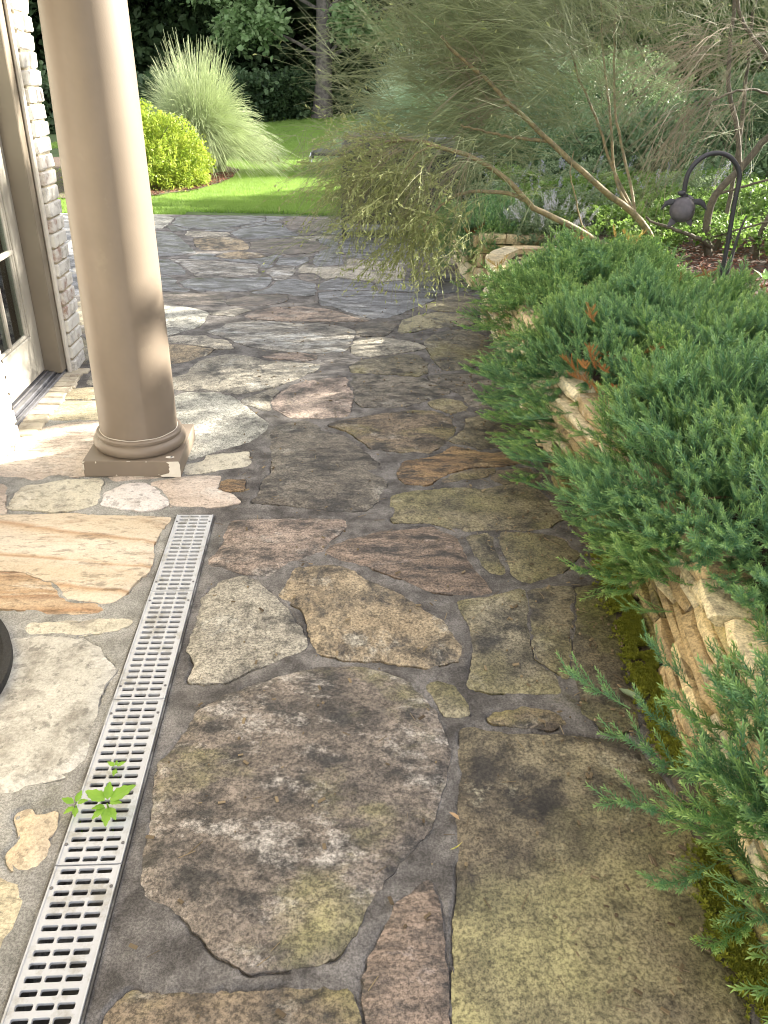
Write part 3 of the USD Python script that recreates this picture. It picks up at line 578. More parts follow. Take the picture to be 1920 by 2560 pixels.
drain_clear = sbox(DX0 - .02, -1, DX1 + .02, DY1 + .015)
taken = []
for i, (kind, pts) in enumerate(STONES):
    c = np.mean(pts, axis=0)
    amp = .011 if c[1] < 3.5 else .016
    pg = ragged(pts, amp, i + 1, .009 if c[1] < 3.5 else .03)
    pg = pg.difference(drain_clear)
    for t in taken[-22:]:
        if pg.intersects(t):
            pg = pg.difference(t.buffer(.004))
    pg = pg.intersection(patio_poly)
    if pg.geom_type != 'Polygon':
        if pg.is_empty:
            continue
        pg = max(pg.geoms, key=lambda a: a.area)
    taken.append(pg)
    grid = .022 if c[1] < 2.2 else .035 if c[1] < 4.5 else .06
    obj('flagstone', slab(pg, i + 1, grid), ST[kind], patio, smooth=25)
# more stones where the photograph's own stones leave off (behind the column, under the shrubs, beside the camera)
allst = shapely.union_all([t.buffer(.035) for t in taken])
fr = np.random.default_rng(11)
seeds = fr.uniform([-3.6, -1.6], [2.2, 10.4], (170, 2))
vor = Voronoi(seeds)
free = patio_poly.buffer(-.03).difference(allst).difference(drain_clear.buffer(.03)).difference(sbox(-1.48, 3.30, -1.30, 4.35))
kinds_r = ['olivegrey', 'darkgrey', 'brown', 'grey', 'brownslate']
kf = ['slate', 'brownslate', 'grey', 'slate', 'darkgrey']
kl = ['cream', 'pinkcream', 'greycream', 'yellowcream']
for ri in vor.point_region:
    reg = vor.regions[ri]
    if -1 in reg or not reg:
        continue
    cell = Polygon(vor.vertices[reg]).buffer(-.035).intersection(free)
    for g_ in getattr(cell, 'geoms', [cell]):
        if g_.is_empty or g_.geom_type != 'Polygon':
            continue
        g2 = g_.buffer(-.03).buffer(.03)
        for h_ in getattr(g2, 'geoms', [g2]):
            c = h_.centroid
            if h_.is_empty or h_.area < .03:
                continue
            if h_.interiors:
                continue
            kk = (kl if c.x < -.6 and c.y < 3.6 else kf if c.y > 6 else kinds_r)[int(fr.integers(4))]
            sd = int(fr.integers(1000)) + 100
            obj('flagstone', slab(ragged(h_.exterior.coords, .008, sd, .03), sd, .06), ST[kk], patio, smooth=25)

# the mortar: smeared unevenly against the stones, cracked open along some of their edges
ground_poly = patio_poly.difference(drain_hole)
xy, zz = [], []
allp = shapely.union_all(taken); deep = shapely.union_all([t.buffer(-.014) for t in taken]); shapely.prepare(allp); shapely.prepare(deep); shapely.prepare(ground_poly)
drain_band = sbox(DX0 - .03, -1.2, DX1 + .03, DY1 + .03)
shapely.prepare(drain_band)
for t in taken:
    near = t.centroid.y < 4.5
    st = .012 if near else .03
    for off, crack in ((.0018, True), (.009, False)):
        r = t.buffer(off).exterior
        n_ = max(8, int(r.length / st))
        q = shapely.get_coordinates(shapely.line_interpolate_point(r, np.arange(n_) / n_, normalized=True))
        nz = meshkit.fbm(np.c_[q * 7, np.zeros(n_)], 3, 31)
        z_ = (meshkit.fbm(np.c_[q * 22, np.zeros(n_)], 3, 5) - .5) * .009 + .0015
        if crack:
            z_ = np.where(nz > .54, -.007, z_)
        xy.append(q); zz.append(z_)
for y0_, y1_, st in ((-1.2, 3.2, .03), (3.2, 5.5, .05), (5.5, 10, .09)):
    gx_, gy_ = np.meshgrid(np.arange(-3.2, 1.7, st), np.arange(y0_, y1_, st))
    q = np.c_[gx_.ravel(), gy_.ravel()] + rng.uniform(-.25, .25, (gx_.size, 2)) * st
    xy.append(q); zz.append((meshkit.fbm(np.c_[q * 22, np.zeros(len(q))], 3, 5) - .5) * .007 + .0005)
for r in [ground_poly.exterior] + list(ground_poly.interiors):
    n_ = int(r.length / .03)
    q = shapely.get_coordinates(shapely.line_interpolate_point(r, np.arange(n_) / n_, normalized=True)); q = np.vstack([q, np.array(r.coords)[:-1]])
    xy.append(q); zz.append(np.zeros(len(q)))
xy = np.vstack(xy); zz = np.concatenate(zz)
ok = shapely.contains_xy(ground_poly.buffer(.0005), xy[:, 0], xy[:, 1])
xy, zz = xy[ok], zz[ok]
xy, ui = np.unique(np.round(xy, 4), axis=0, return_index=True); zz = zz[ui]
zz[shapely.contains_xy(deep, xy[:, 0], xy[:, 1])] = -.008
zz[shapely.contains_xy(drain_band, xy[:, 0], xy[:, 1])] *= .2
T = Delaunay(xy).simplices
c = xy[T].mean(1)
T = T[shapely.contains_xy(ground_poly, c[:, 0], c[:, 1])]
a = xy[T]; ar = np.cross(a[:, 1] - a[:, 0], a[:, 2] - a[:, 0])
T = np.where(ar[:, None] < 0, T[:, ::-1], T)[np.abs(ar) > 1e-10]
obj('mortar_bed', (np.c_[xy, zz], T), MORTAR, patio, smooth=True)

# ------------------------------------------------------------------ drain
drain = thing('trench_drain', 'long pale grey slotted trench drain let into the patio', 'drain', (0, 0, 0))
y0d = DY1 - NG * GL
obj('channel', cat([bx(DX0 - .005, DX0 - .001, y0d - .005, DY1 + .005, -.1, .006), bx(DX1 + .001, DX1 + .005, y0d - .005, DY1 + .005, -.1, .006),
                    bx(DX0 - .001, DX1 + .001, DY1 + .001, DY1 + .005, -.1, .0055), bx(DX0 - .001, DX1 + .001, y0d - .005, y0d - .001, -.1, .0055),
                    bx(DX0 - .001, DX1 + .001, y0d - .001, DY1 + .001, -.1, -.085)]), CHAN, drain)
sl_w, gap = .0315, .0056
mx_ = (DX1 - DX0 - 3 * sl_w - 2 * gap) / 2
holes = []
for r_ in range(20):
    yc = .0125 + r_ * .025 * (.475 / .475)
    yc = .0145 + r_ * (GL - .029) / 19
    for c_ in range(3):
        x0 = mx_ + c_ * (sl_w + gap)
        holes.append(sbox(x0 + .003, yc - .0063 + .003, x0 + sl_w - .003, yc + .0063 - .003).buffer(.003, quad_segs=2))
plate = sbox(.0008, .002, DX1 - DX0 - .0008, GL - .002)
for h_ in holes:
    plate = plate.difference(h_)
pm = trimesh.creation.extrude_polygon(plate, .0075, engine='earcut')
rim = cat([bx(.0008, .0045, .0022, GL - .0022, .0076, .0092), bx(DX1 - DX0 - .0045, DX1 - DX0 - .0008, .0022, GL - .0022, .0076, .0092)])
gm = cat([pm, rim])
for k in range(NG):
    g1 = gm.copy(); g1.apply_translation([DX0, DY1 - (k + 1) * GL, .0015])
    gp = obj('grate', g1, GRATE, drain)
    for (sx_, sy2) in ((.0085, .052), (DX1 - DX0 - .0085, .052), (.0085, GL - .052), (DX1 - DX0 - .0085, GL - .052)):
        s_ = trimesh.creation.cylinder(radius=.0036, height=.002, sections=10)
        s_.apply_translation([DX0 + sx_, DY1 - (k + 1) * GL + sy2, .0096])
        obj('screw', s_, SCREW, gp)

# ------------------------------------------------------------------ column
CX, CY = -.814, 3.119
colm = thing('porch_column', 'taupe painted round porch column on a square base', 'column', (CX, CY, 0))
S2 = .196
obj('plinth', rbx(-S2, S2, -S2, S2, .004, .077, .003), PAINT, colm)
obj('base_moulding', lathe([(0, .077), (.176, .077), (.186, .084), (.1915, .098), (.1905, .110), (.183, .121), (.1725, .1255), (.172, .129), (.1755, .132), (.176, .141), (.170, .147), (.164, .148), (0, .148)], 64), PAINT, colm, smooth=35)
prof = [(0, .148)] + [(.1585 - .030 * ((z - .15) / 2.2) ** 1.5, z) for z in np.linspace(.15, 2.25, 14)] + [(0, 2.25)]
obj('shaft', lathe(prof, 72), PAINT, colm, smooth=35)
obj('neck_ring', lathe([(0, 2.1), (.13, 2.1), (.142, 2.108), (.142, 2.122), (.13, 2.13), (0, 2.13)], 48), PAINT, colm, smooth=35)
obj('capital', cat([lathe([(0, 2.25), (.134, 2.25), (.15, 2.29), (.17, 2.31), (0, 2.31)], 48), rbx(-.185, .185, -.185, .185, 2.31, 2.37, .004)]), PAINT, colm, smooth=35)


def chip(pts, y):
    pg = Polygon(pts)
    m = trimesh.creation.extrude_polygon(pg, .0012, engine='earcut')
    v = m.vertices.copy()
    m.vertices = np.c_[v[:, 0], y - v[:, 2], v[:, 1]]
    m.invert() if m.volume < 0 else None
    return m


fr2 = np.random.default_rng(3)
zig = [(.196 - .006, .0755), (.196 - .055, .0735), (.146, .068), (.152, .064), (.149, .056), (.153, .05), (.148, .042), (.151, .032), (.147, .022), (.128, .0165), (.112, .012), (.117, .0055), (.15, .0062), (.175, .005), (.1945, .005), (.1955, .03), (.1945, .045), (.1955, .06)]
ch = [chip(zig, -S2 - .0004)]
for (x, z, w, h) in ((-.193, .05, .005, .03), (-.190, .072, .012, .006), (-.143, .071, .006, .009), (-.066, .013, .007, .004), (.02, .0055, .05, .003), (.106, .016, .004, .004), (.06, .074, .008, .003), (-.01, .0745, .02, .002)):
    a = np.sort(fr2.uniform(0, 2 * np.pi, 7))
    ch.append(chip(np.c_[x + np.cos(a) * w / 2, z + np.sin(a) * h / 2], -S2 - .0004))
a = np.linspace(0, 2 * np.pi, 13)[:-1]
spot = trimesh.creation.extrude_polygon(Polygon(np.c_[.150 + np.cos(a) * .018, -.158 + np.sin(a) * .010]), .0012, engine='earcut'); spot.apply_translation([0, 0, .0766])
obj('paint_chip', cat(ch + [spot]), PAINT_CHIP, colm, label='bare white patch where the paint has flaked at the corner')
hd = trimesh.creation.cylinder(radius=.005, height=.002, sections=12); hd.apply_translation([.156, -.158, .0786])
obj('screw', hd, SCREW, colm)
aa = np.linspace(0, 2 * np.pi, 90)
ringp = np.c_[np.cos(aa) * .1592, np.sin(aa) * .1592, .1487 + .001 * np.sin(aa * 9)]
obj('caulk_joint', tube(ringp, .0016, 5), PAINT_CHIP, colm)

# ------------------------------------------------------------------ house: brick wall with the door opening, threshold, door
FX = -1.40
wallp = thing('brick_wall', 'whitewashed brick house wall around the glass door', 'wall')
obj('wall_core', cat([bx(-1.75, FX - .012, 4.222, 4.40, -.02, 2.5), bx(-3.3, -1.76, 4.222, 4.40, -.02, 2.5), bx(-1.75, FX - .012, .3, 3.305, -.02, 2.5), bx(-1.75, FX - .012, 3.305, 4.222, 2.18, 2.5)]), BRICKJ, wallp)
br = np.random.default_rng(21)
CO = .073


def brick(x0, x1, y0, y1, z0):
    j = br.uniform(-.003, .003, 6)
    p = []
    m = rbx(x0, x1 + j[0], y0 + j[1] * .6, y1 + j[2] * .6, z0 + j[3] * .3, z0 + CO - .011 + j[4] * .3, .006)
    m.vertices += br.normal(0, .0014, m.vertices.shape)
    obj('brick', trimesh.convex.convex_hull(m.vertices), BRICKS[int(br.integers(4))], wallp)


for r_ in range(33):
    z0 = .004 + r_ * CO
    if r_ % 2:
        brick(FX - .115, FX, 4.212, 4.412, z0)
    else:
        brick(FX - .115, FX, 4.212, 4.300, z0); brick(FX - .115, FX, 4.311, 4.412, z0)
    if r_ < 24:
        y = 3.315
        first = .203 if r_ % 2 else .098
        for k in range(5):
            w = first if k == 0 else .203
            brick(FX - .115, FX, y - w, y, z0)
            y -= w + .011
# row of bricks set along the threshold
y = 3.33
while y < 4.19:
    w = br.uniform(.062, .075)
    m = rbx(-1.475 + br.uniform(-.004, .004), -1.345 + br.uniform(-.012, .012), y, y + w, -.02, .013 + br.uniform(-.002, .004), .006)
    m.vertices += br.normal(0, .0015, m.vertices.shape)
    obj('brick', trimesh.convex.convex_hull(m.vertices), EDGEB, wallp)
    y += w + .009
door = thing('glass_door', 'pale framed glass door with panes standing in the brick opening', 'door', (-1.53, 3.76, 0))
# local: y from -.44 to .44, face at x = 0
obj('door_jamb', cat([rbx(-.10, .088, .352, .445, .03, 2.17, .004), rbx(-.10, .088, -.445, -.352, .03, 2.17, .004), rbx(-.10, .088, -.352, .352, 2.07, 2.17, .004)]), JAMB, door)
obj('brick_moulding', cat([rbx(.089, .112, .425, .449, .004, 2.17, .006), rbx(.089, .112, -.449, -.425, .004, 2.17, .006)]), TRIM, door)
leaf = obj('door_leaf', cat([rbx(-.045, 0, .245, .350, .048, 2.06, .004), rbx(-.045, 0, -.350, -.245, .048, 2.06, .004), rbx(-.045, -.0006, -.245, .245, .048, .262, .004), rbx(-.045, -.0006, -.245, .245, 1.95, 2.06, .004)]), DOORP, door)
for z in (.68, 1.10, 1.52):
    obj('muntin', rbx(-.038, -.004, -.244, .244, z - .012, z + .012, .006), DOORP, leaf)
obj('muntin', rbx(-.036, -.006, -.012, .012, .262, 1.95, .006), DOORP, leaf)
obj('glazing_bead', cat([rbx(-.03, -.008, .228, .2447, .262, 1.95, .004), rbx(-.03, -.012, .212, .2275, .262, 1.95, .003), rbx(-.03, -.008, -.2447, -.228, .262, 1.95, .004), rbx(-.03, -.008, -.2275, .2115, .2622, .278, .004)]), DOORP, leaf)
GLASS = mat('pane_glass', {'f': ('fresnel', {'IOR': 1.55}), 't': ('transparent_bsdf', {'color': (.80, .86, .83)}), 'gl': ('glossy_bsdf', {'roughness': .02, 'color': (.95, .97, .96)}), 'm': ('mix_closure', {})},
            [('f.fac', 'm.fac'), ('t.BSDF', 'm.closure1'), ('gl.BSDF', 'm.closure2')], surface='m.closure')
zs = [.262, .668, 1.088, 1.508]
for i in range(4):
    for (a, b) in ((-.228, -.0125), (.0125, .211)):
        obj('pane', bx(-.024, -.020, a, b, zs[i] + (.017 if i == 0 else .025), (zs[i + 1] if i < 3 else 1.948)), GLASS, leaf)
obj('threshold', cat([rbx(-.045, .050, -.44, .44, .006, .040, .004), rbx(.0502, .085, -.44, .44, .003, .024, .004), rbx(.010, .020, -.435, .435, .0402, .046, .002), rbx(.060, .066, -.435, .435, .0242, .028, .001)]), SILL, door)
room = obj('room_interior', cat([bx(-3.1, -3.05, 2.4, 4.2, 0, 2.4), bx(-3.05, -1.76, 2.4, 4.2, -.03, .012), bx(-3.05, -1.76, 2.38, 2.4, .013, 2.4)]), ROOM, kind='structure', label='dim room behind the glass door')
porch = thing('porch_roof', 'painted porch ceiling and beam carried by the column', 'roof')
obj('beam', rbx(-.98, -.65, -2.5, 4.4, 2.372, 2.62, .006), ROOFM, porch)
obj('ceiling', bx(-3.3, -.981, -2.5, 4.4, 2.51, 2.56), ROOFM, porch)
obj('roof_slab', rbx(-3.4, -.35, -2.6, 4.6, 2.622, 2.72, .01), ROOFM, porch)
# doormat
th = np.linspace(-np.pi / 2, np.pi / 2, 60)
mp_ = Polygon(np.c_[np.cos(th) * .505, np.sin(th) * .455])
lay = [trimesh.creation.extrude_polygon(mp_, .018, engine='earcut'), trimesh.creation.extrude_polygon(mp_.difference(mp_.buffer(-.022)), .005, engine='earcut')]
lay[0].apply_translation([0, 0, .010]); lay[1].apply_translation([0, 0, .0282])
dm = obj('doormat', cat(lay), RUBBER, label='half-round black rubber doormat at the left edge beside the drain', cat='doormat')
UsdGeom.Xformable(stage.GetPrimAtPath(dm)).AddTranslateOp().Set(Gf.Vec3d(-1.385, 1.65, 0))

# ================================================================== RETAINING WALL AND PLANTING BED
WST = [stone_mat(f'wall_stone_{i}', tuple(np.array(c) * .8), c, tuple(np.array(c) * 1.12), dark=(.2, .15, .09), dark_amt=.12, light=(.70, .64, .50), light_amt=.2, stretch=(1, 1, 1), speck=.3, bump=.9, moss=(.30, .27, .07), moss_amt=mo)
       for i, (c, mo) in enumerate([((.64, .52, .30), .12), ((.68, .58, .36), .0), ((.50, .38, .21), .0), ((.68, .60, .41), .08), ((.44, .33, .18), .1)])]
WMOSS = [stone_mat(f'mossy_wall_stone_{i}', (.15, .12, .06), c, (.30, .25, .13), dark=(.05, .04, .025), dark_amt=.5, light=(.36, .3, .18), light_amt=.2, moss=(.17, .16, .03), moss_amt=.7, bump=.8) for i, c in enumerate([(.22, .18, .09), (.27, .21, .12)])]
WCORE = plain('wall_core_earth', (.10, .075, .045), rough=.95, noise=.3, nscale=20, bump=1, bscale=80)
wr = np.random.default_rng(5)


def chunk(l, h, d):
    """a split ledge stone: x along the wall, face at y = 0 (towards -y), depth +y"""
    pts = []
    nx = max(2, int(l / .07))
    for x in np.linspace(0, l, nx + 1):
        e = 0 if 0 < x < l else 1
        for z in (0, h):
            pts.append([x + wr.normal(0, .004), wr.normal(0, .005) + .008 + e * .010, z + wr.normal(0, .0025) * (1 if z else .5)])
            pts.append([x, d, z])
        pts.append([x + wr.normal(0, .006), wr.normal(-.003, .006) + e * .008, h * wr.uniform(.35, .65)])
    m = trimesh.convex.convex_hull(np.array(pts))
    return m


def ledge_wall(parent, line, height, seed, mossy=lambda x, y, z: 0.0, left=True, courses=(.026, .052), limit=300):
    L = line.length
    z = .004; n = 0
    while z < height and n < limit:
        h = wr.uniform(*courses)
        s = wr.uniform(-.15, 0)
        while s < L:
            l = wr.uniform(.16, .48)
            s0, s1 = max(s, 0), min(s + l, L)
            if s1 - s0 > .05 and n < limit:
                a, b = np.array(line.interpolate(s0).coords[0]), np.array(line.interpolate(s1).coords[0])
                t = (b - a) / np.linalg.norm(b - a)
                nrm = np.array([t[1], -t[0]])        # into the wall (to the right of travel)
                hh = h - .007 - (wr.uniform(0, .012) if wr.random() < .3 else 0)
                m = chunk(np.linalg.norm(b - a) - .013, hh, .13)
                off = wr.normal(0, .013)
                v = m.vertices
                P2 = a + np.outer(v[:, 0] + .003, t) + np.outer(v[:, 1] + off, nrm)
                m.vertices = np.c_[P2, v[:, 2] + z + wr.normal(0, .0015)]
                c = m.vertices.mean(0)
                mm = WMOSS[int(wr.integers(2))] if wr.random() < mossy(*c) else WST[int(wr.choice(5, p=[.28, .22, .16, .22, .12]))]
                obj('stone', m, mm, parent); n += 1
            s += l
        z += h


w1 = thing('retaining_wall', 'low cream ledgestone retaining wall along the patio under the junipers', 'stone wall')
seg = LineString([p for p in WL if p[1] > -.3] if False else [(.81, -.35)] + [tuple(p) for p in WL[1:]])
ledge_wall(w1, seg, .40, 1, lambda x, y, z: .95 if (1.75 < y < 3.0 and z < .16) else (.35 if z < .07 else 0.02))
inner = LineString(seg.coords).buffer(.15, single_sided=True) if False else seg.parallel_offset(.10, 'right')
cl = inner if inner.geom_type == 'LineString' else inner.geoms[0]
obj('wall_core', trimesh.creation.extrude_polygon(cl.buffer(.055), .37, engine='earcut'), WCORE, w1)
w2 = thing('retaining_wall', 'far end of ledgestone wall with squared corner where patio turns right', 'stone wall')
seg2 = LineString([(1.14, 8.3), (1.13, 7.3), (1.15, 6.34)][::-1])
seg2b = LineString([(1.16, 6.30), (1.6, 6.27), (2.1, 6.26)][::-1])
ledge_wall(w2, LineString(list(seg2.coords)[::-1][::-1]), .37, 2, lambda x, y, z: .05, courses=(.05, .10))
ledge_wall(w2, LineString([(2.1, 6.26), (1.6, 6.27), (1.16, 6.30)]), .36, 3, lambda x, y, z: .0, courses=(.06, .11))
obj('wall_core', cat([bx(1.26, 1.36, 6.42, 8.3, 0, .36), bx(1.3, 2.1, 6.44, 6.6, 0, .36)]), WCORE, w2)

# planting bed: a sheet of soil behind the walls, rising away from the patio
BED = Polygon([(.98, -.6), (.97, .2), (.99, .9), (1.05, 1.4), (1.12, 1.8), (1.15, 2.2), (1.12, 2.6), (1.09, 3.2), (1.17, 4.1), (1.22, 5.2), (1.3, 5.7), (1.5, 5.86), (2.0, 5.95), (2.05, 6.45), (1.36, 6.45), (1.3, 7.3), (1.3, 8.3), (2.4, 9.6), (4, 11), (9, 12), (9, -.6)])


def bed_z(x, y):
    x = np.asarray(x, float); y = np.asarray(y, float)
    z = .345 + .05 * np.clip(x - 1.2, 0, 3) + (meshkit.fbm(np.stack([x * 2, y * 2, 0 * x], -1), 3, 8) - .5) * .06
    far = np.clip((y - 8.3) / 3, 0, 1) * np.clip((y - 8.3) / 3, 0, 1)
    return z * (1 - far) + .02 * far


P, T = fill(BED, .14, .1)
obj('planting_bed', (np.c_[P, bed_z(P[:, 0], P[:, 1])], T), SOIL, smooth=True, kind='structure', label='dark soil of the raised bed behind the wall')

# ================================================================== JUNIPERS
JUN = leaf_mat('juniper_needles', (.060, .165, .055), (.115, .265, .070), tipcol=(.38, .53, .16), trans=.22, rough=.42)
JUN2 = leaf_mat('juniper_needles_blue', (.066, .175, .088), (.108, .245, .108), tipcol=(.30, .47, .16), trans=.2, rough=.42)
DEADJ = leaf_mat('dead_juniper', (.30, .11, .035), (.42, .20, .06), trans=.2, rough=.7)
YELJ = leaf_mat('yellowed_juniper', (.40, .26, .06), (.46, .33, .08), trans=.25, rough=.6)
TWIG = plain('juniper_wood', (.16, .10, .055), rough=.8, noise=.2, nscale=60)


def needle_shoot(pts, spacing, nlen, r, tip0=.5, width=.0015):
    """needles in whorls of three round a shoot given as points; returns vertices, faces, tip values"""
    pts = np.asarray(pts)
    seglen = np.linalg.norm(np.diff(pts, axis=0), axis=1); cum = np.concatenate([[0], np.cumsum(seglen)]); L = cum[-1]
    s = np.arange(.004, L, spacing)
    P = np.stack([np.interp(s, cum, pts[:, k]) for k in range(3)], 1)
    D = np.stack([np.interp(np.minimum(s + .004, L), cum, pts[:, k]) - np.interp(np.maximum(s - .004, 0), cum, pts[:, k]) for k in range(3)], 1)
    D /= np.linalg.norm(D, axis=1, keepdims=True)
    V, F, Tp = [], [], []
    for i in range(len(s)):
        d = D[i]
        ref = np.array([0, 0, 1.0]) if abs(d[2]) < .9 else np.array([1.0, 0, 0])
        u = np.cross(d, ref); u /= np.linalg.norm(u); v = np.cross(d, u)
        f = s[i] / L
        for k in range(3):
            a = k * 2.094 + i * 1.05 + r.normal(0, .25)
            out = math.cos(a) * u + math.sin(a) * v
            ang = r.uniform(.75, 1.15) * (1 - .45 * f ** 3)
            nd = d * math.cos(ang) + out * math.sin(ang)
            l = nlen * r.uniform(.75, 1.15) * (1 - .35 * f ** 4)
            sd = np.cross(nd, d); sd /= np.linalg.norm(sd) + 1e-9
            b = len(V)
            base = P[i] + out * .0006
            w = width * r.uniform(.8, 1.2)
            V += [base - sd * w * .35, base + nd * l * .5 + sd * w * .5 + d * .0006, base + nd * l, base + nd * l * .5 - sd * w * .5 + d * .0006, base + sd * w * .35]
            F += [[b, b + 4, b + 1], [b, b + 1, b + 3], [b + 3, b + 1, b + 2]]
            tv = np.clip((f - tip0) / (1 - tip0), 0, 1) ** 1.5
            Tp += [tv * .8, tv, min(tv + .12, 1), tv, tv * .8]
    return np.array(V), np.array(F), np.array(Tp)


def stick(pts, r0, r1, n=5):
    return tube(pts, np.linspace(r0, r1, len(pts)), n, cap=False)


def juniper_branch(seed, L=.16, nside=9, spacing=.0046, nlen=.0135, width=.0021):
    r = np.random.default_rng(seed)
    t = np.linspace(0, 1, 9)
    bend = r.normal(0, .018, 2)
    main = np.c_[t * L, bend[0] * np.sin(t * 2.2), .018 * t ** 2 + bend[1] * t * .4]
    parts = [(main, 1.0)]
    for k in range(nside):
        f = .12 + .78 * k / (nside - 1) + r.normal(0, .02)
        p0 = np.array([np.interp(f, t, main[:, j]) for j in range(3)])
        side = 1 if k % 2 else -1
        az = side * r.uniform(.5, 1.0); el = r.uniform(-.15, .75)
        d = np.array([math.cos(az) * math.cos(el), math.sin(az) * math.cos(el), math.sin(el)])
        l = L * r.uniform(.26, .46) * (1.1 - .55 * f)
        q = np.linspace(0, 1, 5)[:, None]
        parts.append((p0 + d * l * q + np.array([.25, 0, .12]) * l * q ** 2, .6))
    VV, FF, TT = [], [], []; o = 0
    for (p, w) in parts:
        V, F, Tp = needle_shoot(p, spacing, nlen, r, .32, width)
        VV.append(V); FF.append(F + o); TT.append(Tp); o += len(V)
        st = stick(p, .0016 * w, .0008)
        VV.append(st.vertices); FF.append(st.faces + o); TT.append(np.full(len(st.vertices), .55)); o += len(st.vertices)
    return trimesh.Trimesh(np.vstack(VV), np.vstack(FF), process=False), np.concatenate(TT)


JP = [juniper_branch(100 + i) for i in range(7)]
JPf = [juniper_branch(200 + i, spacing=.009, nlen=.015, width=.003, nside=7) for i in range(4)]
jr = np.random.default_rng(77)


def juniper(label, c, rx, ry, hz, n, protos, group='junipers spilling over the retaining wall', smin=.75, smax=1.55, drop=.2, edge=None, matmix=.5, shoots=()):
    """a mound; c is its centre at bed level, edge(y) the wall face beyond which the foliage hangs down by drop"""
    path = thing('juniper', label, 'juniper', c, group=None)
    pos, dirs, ups, sc = [], [], [], []
    k = 0
    while len(pos) < n and k < n * 30:
        k += 1
        a = jr.uniform(0, 2 * np.pi); u = jr.random() ** .55
        x, y = math.cos(a) * u * rx, math.sin(a) * u * ry
        lump = .50 + 1.0 * float(meshkit.noise(np.array([(c[0] + x) * 4.2, (c[1] + y) * 4.2, 3.0]), 4))
        z = hz * max(0.0, 1 - u * u) ** .55 * lump
        ov = 0
        if edge is not None:
            ov = edge(c[1] + y) - (c[0] + x)
            if ov > -.06 and jr.random() < .62:
                z -= jr.random() ** 1.3 * drop * min(1.0, max(.0, ov + .12) * 6)
        depth = jr.random() ** 2 * .09
        g = np.array([x / rx ** 2, y / ry ** 2, .9 * max(z, .02) / hz ** 2]); g /= np.linalg.norm(g)
        p = np.array([x, y, z]) - g * depth
        if edge is not None and -.02 < ov < .02 and p[2] < .03:
            continue
        rad = np.array([x, y, 0]); rad /= np.linalg.norm(rad) + 1e-6
        d = rad * (.45 + .35 * (ov > 0)) + g * .45 + np.array([0, 0, .42 - .25 * (ov > 0)]) + jr.normal(0, .45, 3)
        pos.append(p); dirs.append(d); ups.append(g + [0, 0, .6]); sc.append(jr.uniform(smin, smax))
    for (p, d, s) in shoots:
        pos.append(np.array(p) - c); dirs.append(np.array(d, float)); ups.append(np.array([0, 0, 1.0])); sc.append(s)
    pos, dirs, ups, sc = map(np.array, (pos, dirs, ups, sc))
    pr = [(m, JUN, t) for m, t in protos] + [(m, JUN2, t) for m, t in protos]
    pick = jr.integers(len(protos), size=len(pos)) + np.where(meshkit.noise(pos * 5 + np.array(c), 12) + jr.normal(0, .12, len(pos)) > matmix, 0, len(protos))
    back = dirs / np.linalg.norm(dirs, axis=1, keepdims=True) * .09 * sc[:, None]
    instancer(path, 'foliage', pr, pos - back, frames(dirs, ups), sc, pick)
    st = []
    for i in range(16):
        a = jr.uniform(0, 2 * np.pi); e = np.array([math.cos(a) * rx * .8, math.sin(a) * ry * .8, hz * .45])
        b = np.array([jr.normal(0, .05), jr.normal(0, .05), -.03])
        q = np.linspace(0, 1, 7)[:, None]
        st.append(tube(b + (e - b) * q + np.sin(q * 5 + a) * .02, np.linspace(.010, .003, 7), 6))
    obj('stems', cat(st), TWIG, path)
    return path, pos, dirs


def dead(path, c, spots, m, name='dead_twigs', label='rust-brown dead twigs'):
    pos, d, up = [], [], []
    for (p, n_, s) in spots:
        for k in range(n_):
            pos.append(np.array(p) - c + jr.normal(0, s, 3) * [1, 1, .4]); d.append(jr.normal(0, 1, 3) * [1, 1, .5] + [-.3, -.2, .5]); up.append([0, 0, 1.0])
    instancer(path, name, [(JP[i][0], m, None) for i in range(3)], pos, frames(np.array(d), np.array(up)), jr.uniform(.3, .7, len(pos)), jr.integers(3, size=len(pos)), label=label)


JS = [
    ('large juniper in the lower right corner reaching thin pale shoots over the patio', (1.30, .85, .30), .62, .62, .26, 950, JP,
     [((.60, 1.33, .26), (-1, .35, .35), 1.1), ((.66, 1.16, .22), (-1, .35, .22), 1.15), ((.62, 1.02, .20), (-1, .05, .1), 1.2), ((.72, 1.25, .24), (-1, .5, .5), 1.0), ((.66, .92, .16), (-.9, -.2, -.05), 1.0), ((.78, 1.38, .3), (-.8, .6, .55), 1.0), ((.72, .82, .12), (-.8, -.3, -.1), .9)]),
    ('broad bright juniper above the bare stretch of cream wall stones', (1.55, 2.04, .36), .78, .74, .31, 1250, JP, [((.74, 1.80, .26), (-1, -.1, .1), 1.1), ((.80, 2.28, .27), (-1, .2, 0), 1.0), ((.72, 2.55, .26), (-1, .1, .0), 1.1)]),
    ('juniper with a dead rusty twig beside the gap showing orange wall stones', (1.62, 3.28, .36), .80, .68, .28, 1050, JP, [((.70, 3.42, .28), (-1, .15, .05), 1.2), ((.70, 3.0, .22), (-1, -.1, 0), 1.1)]),
    ('sunlit yellow-green juniper at the far end of the near wall', (1.56, 4.50, .35), .70, .76, .23, 950, JPf, [((.80, 4.3, .25), (-1, 0, .05), 1.2), ((.86, 4.75, .22), (-1, 0, 0), 1.2), ((.88, 5.2, .28), (-1, .2, .2), 1.2)]),
    ('juniper at the right edge behind the red mulch patch', (2.78, 2.80, .40), .62, .78, .27, 850, JP, []),
    ('dark juniper cascading over the far wall corner', (1.30, 6.80, .28), .55, .52, .32, 800, JPf, []),
    ('small juniper at the right edge in front of the lamp post', (2.98, 4.25, .42), .40, .40, .18, 260, JPf, []),
]
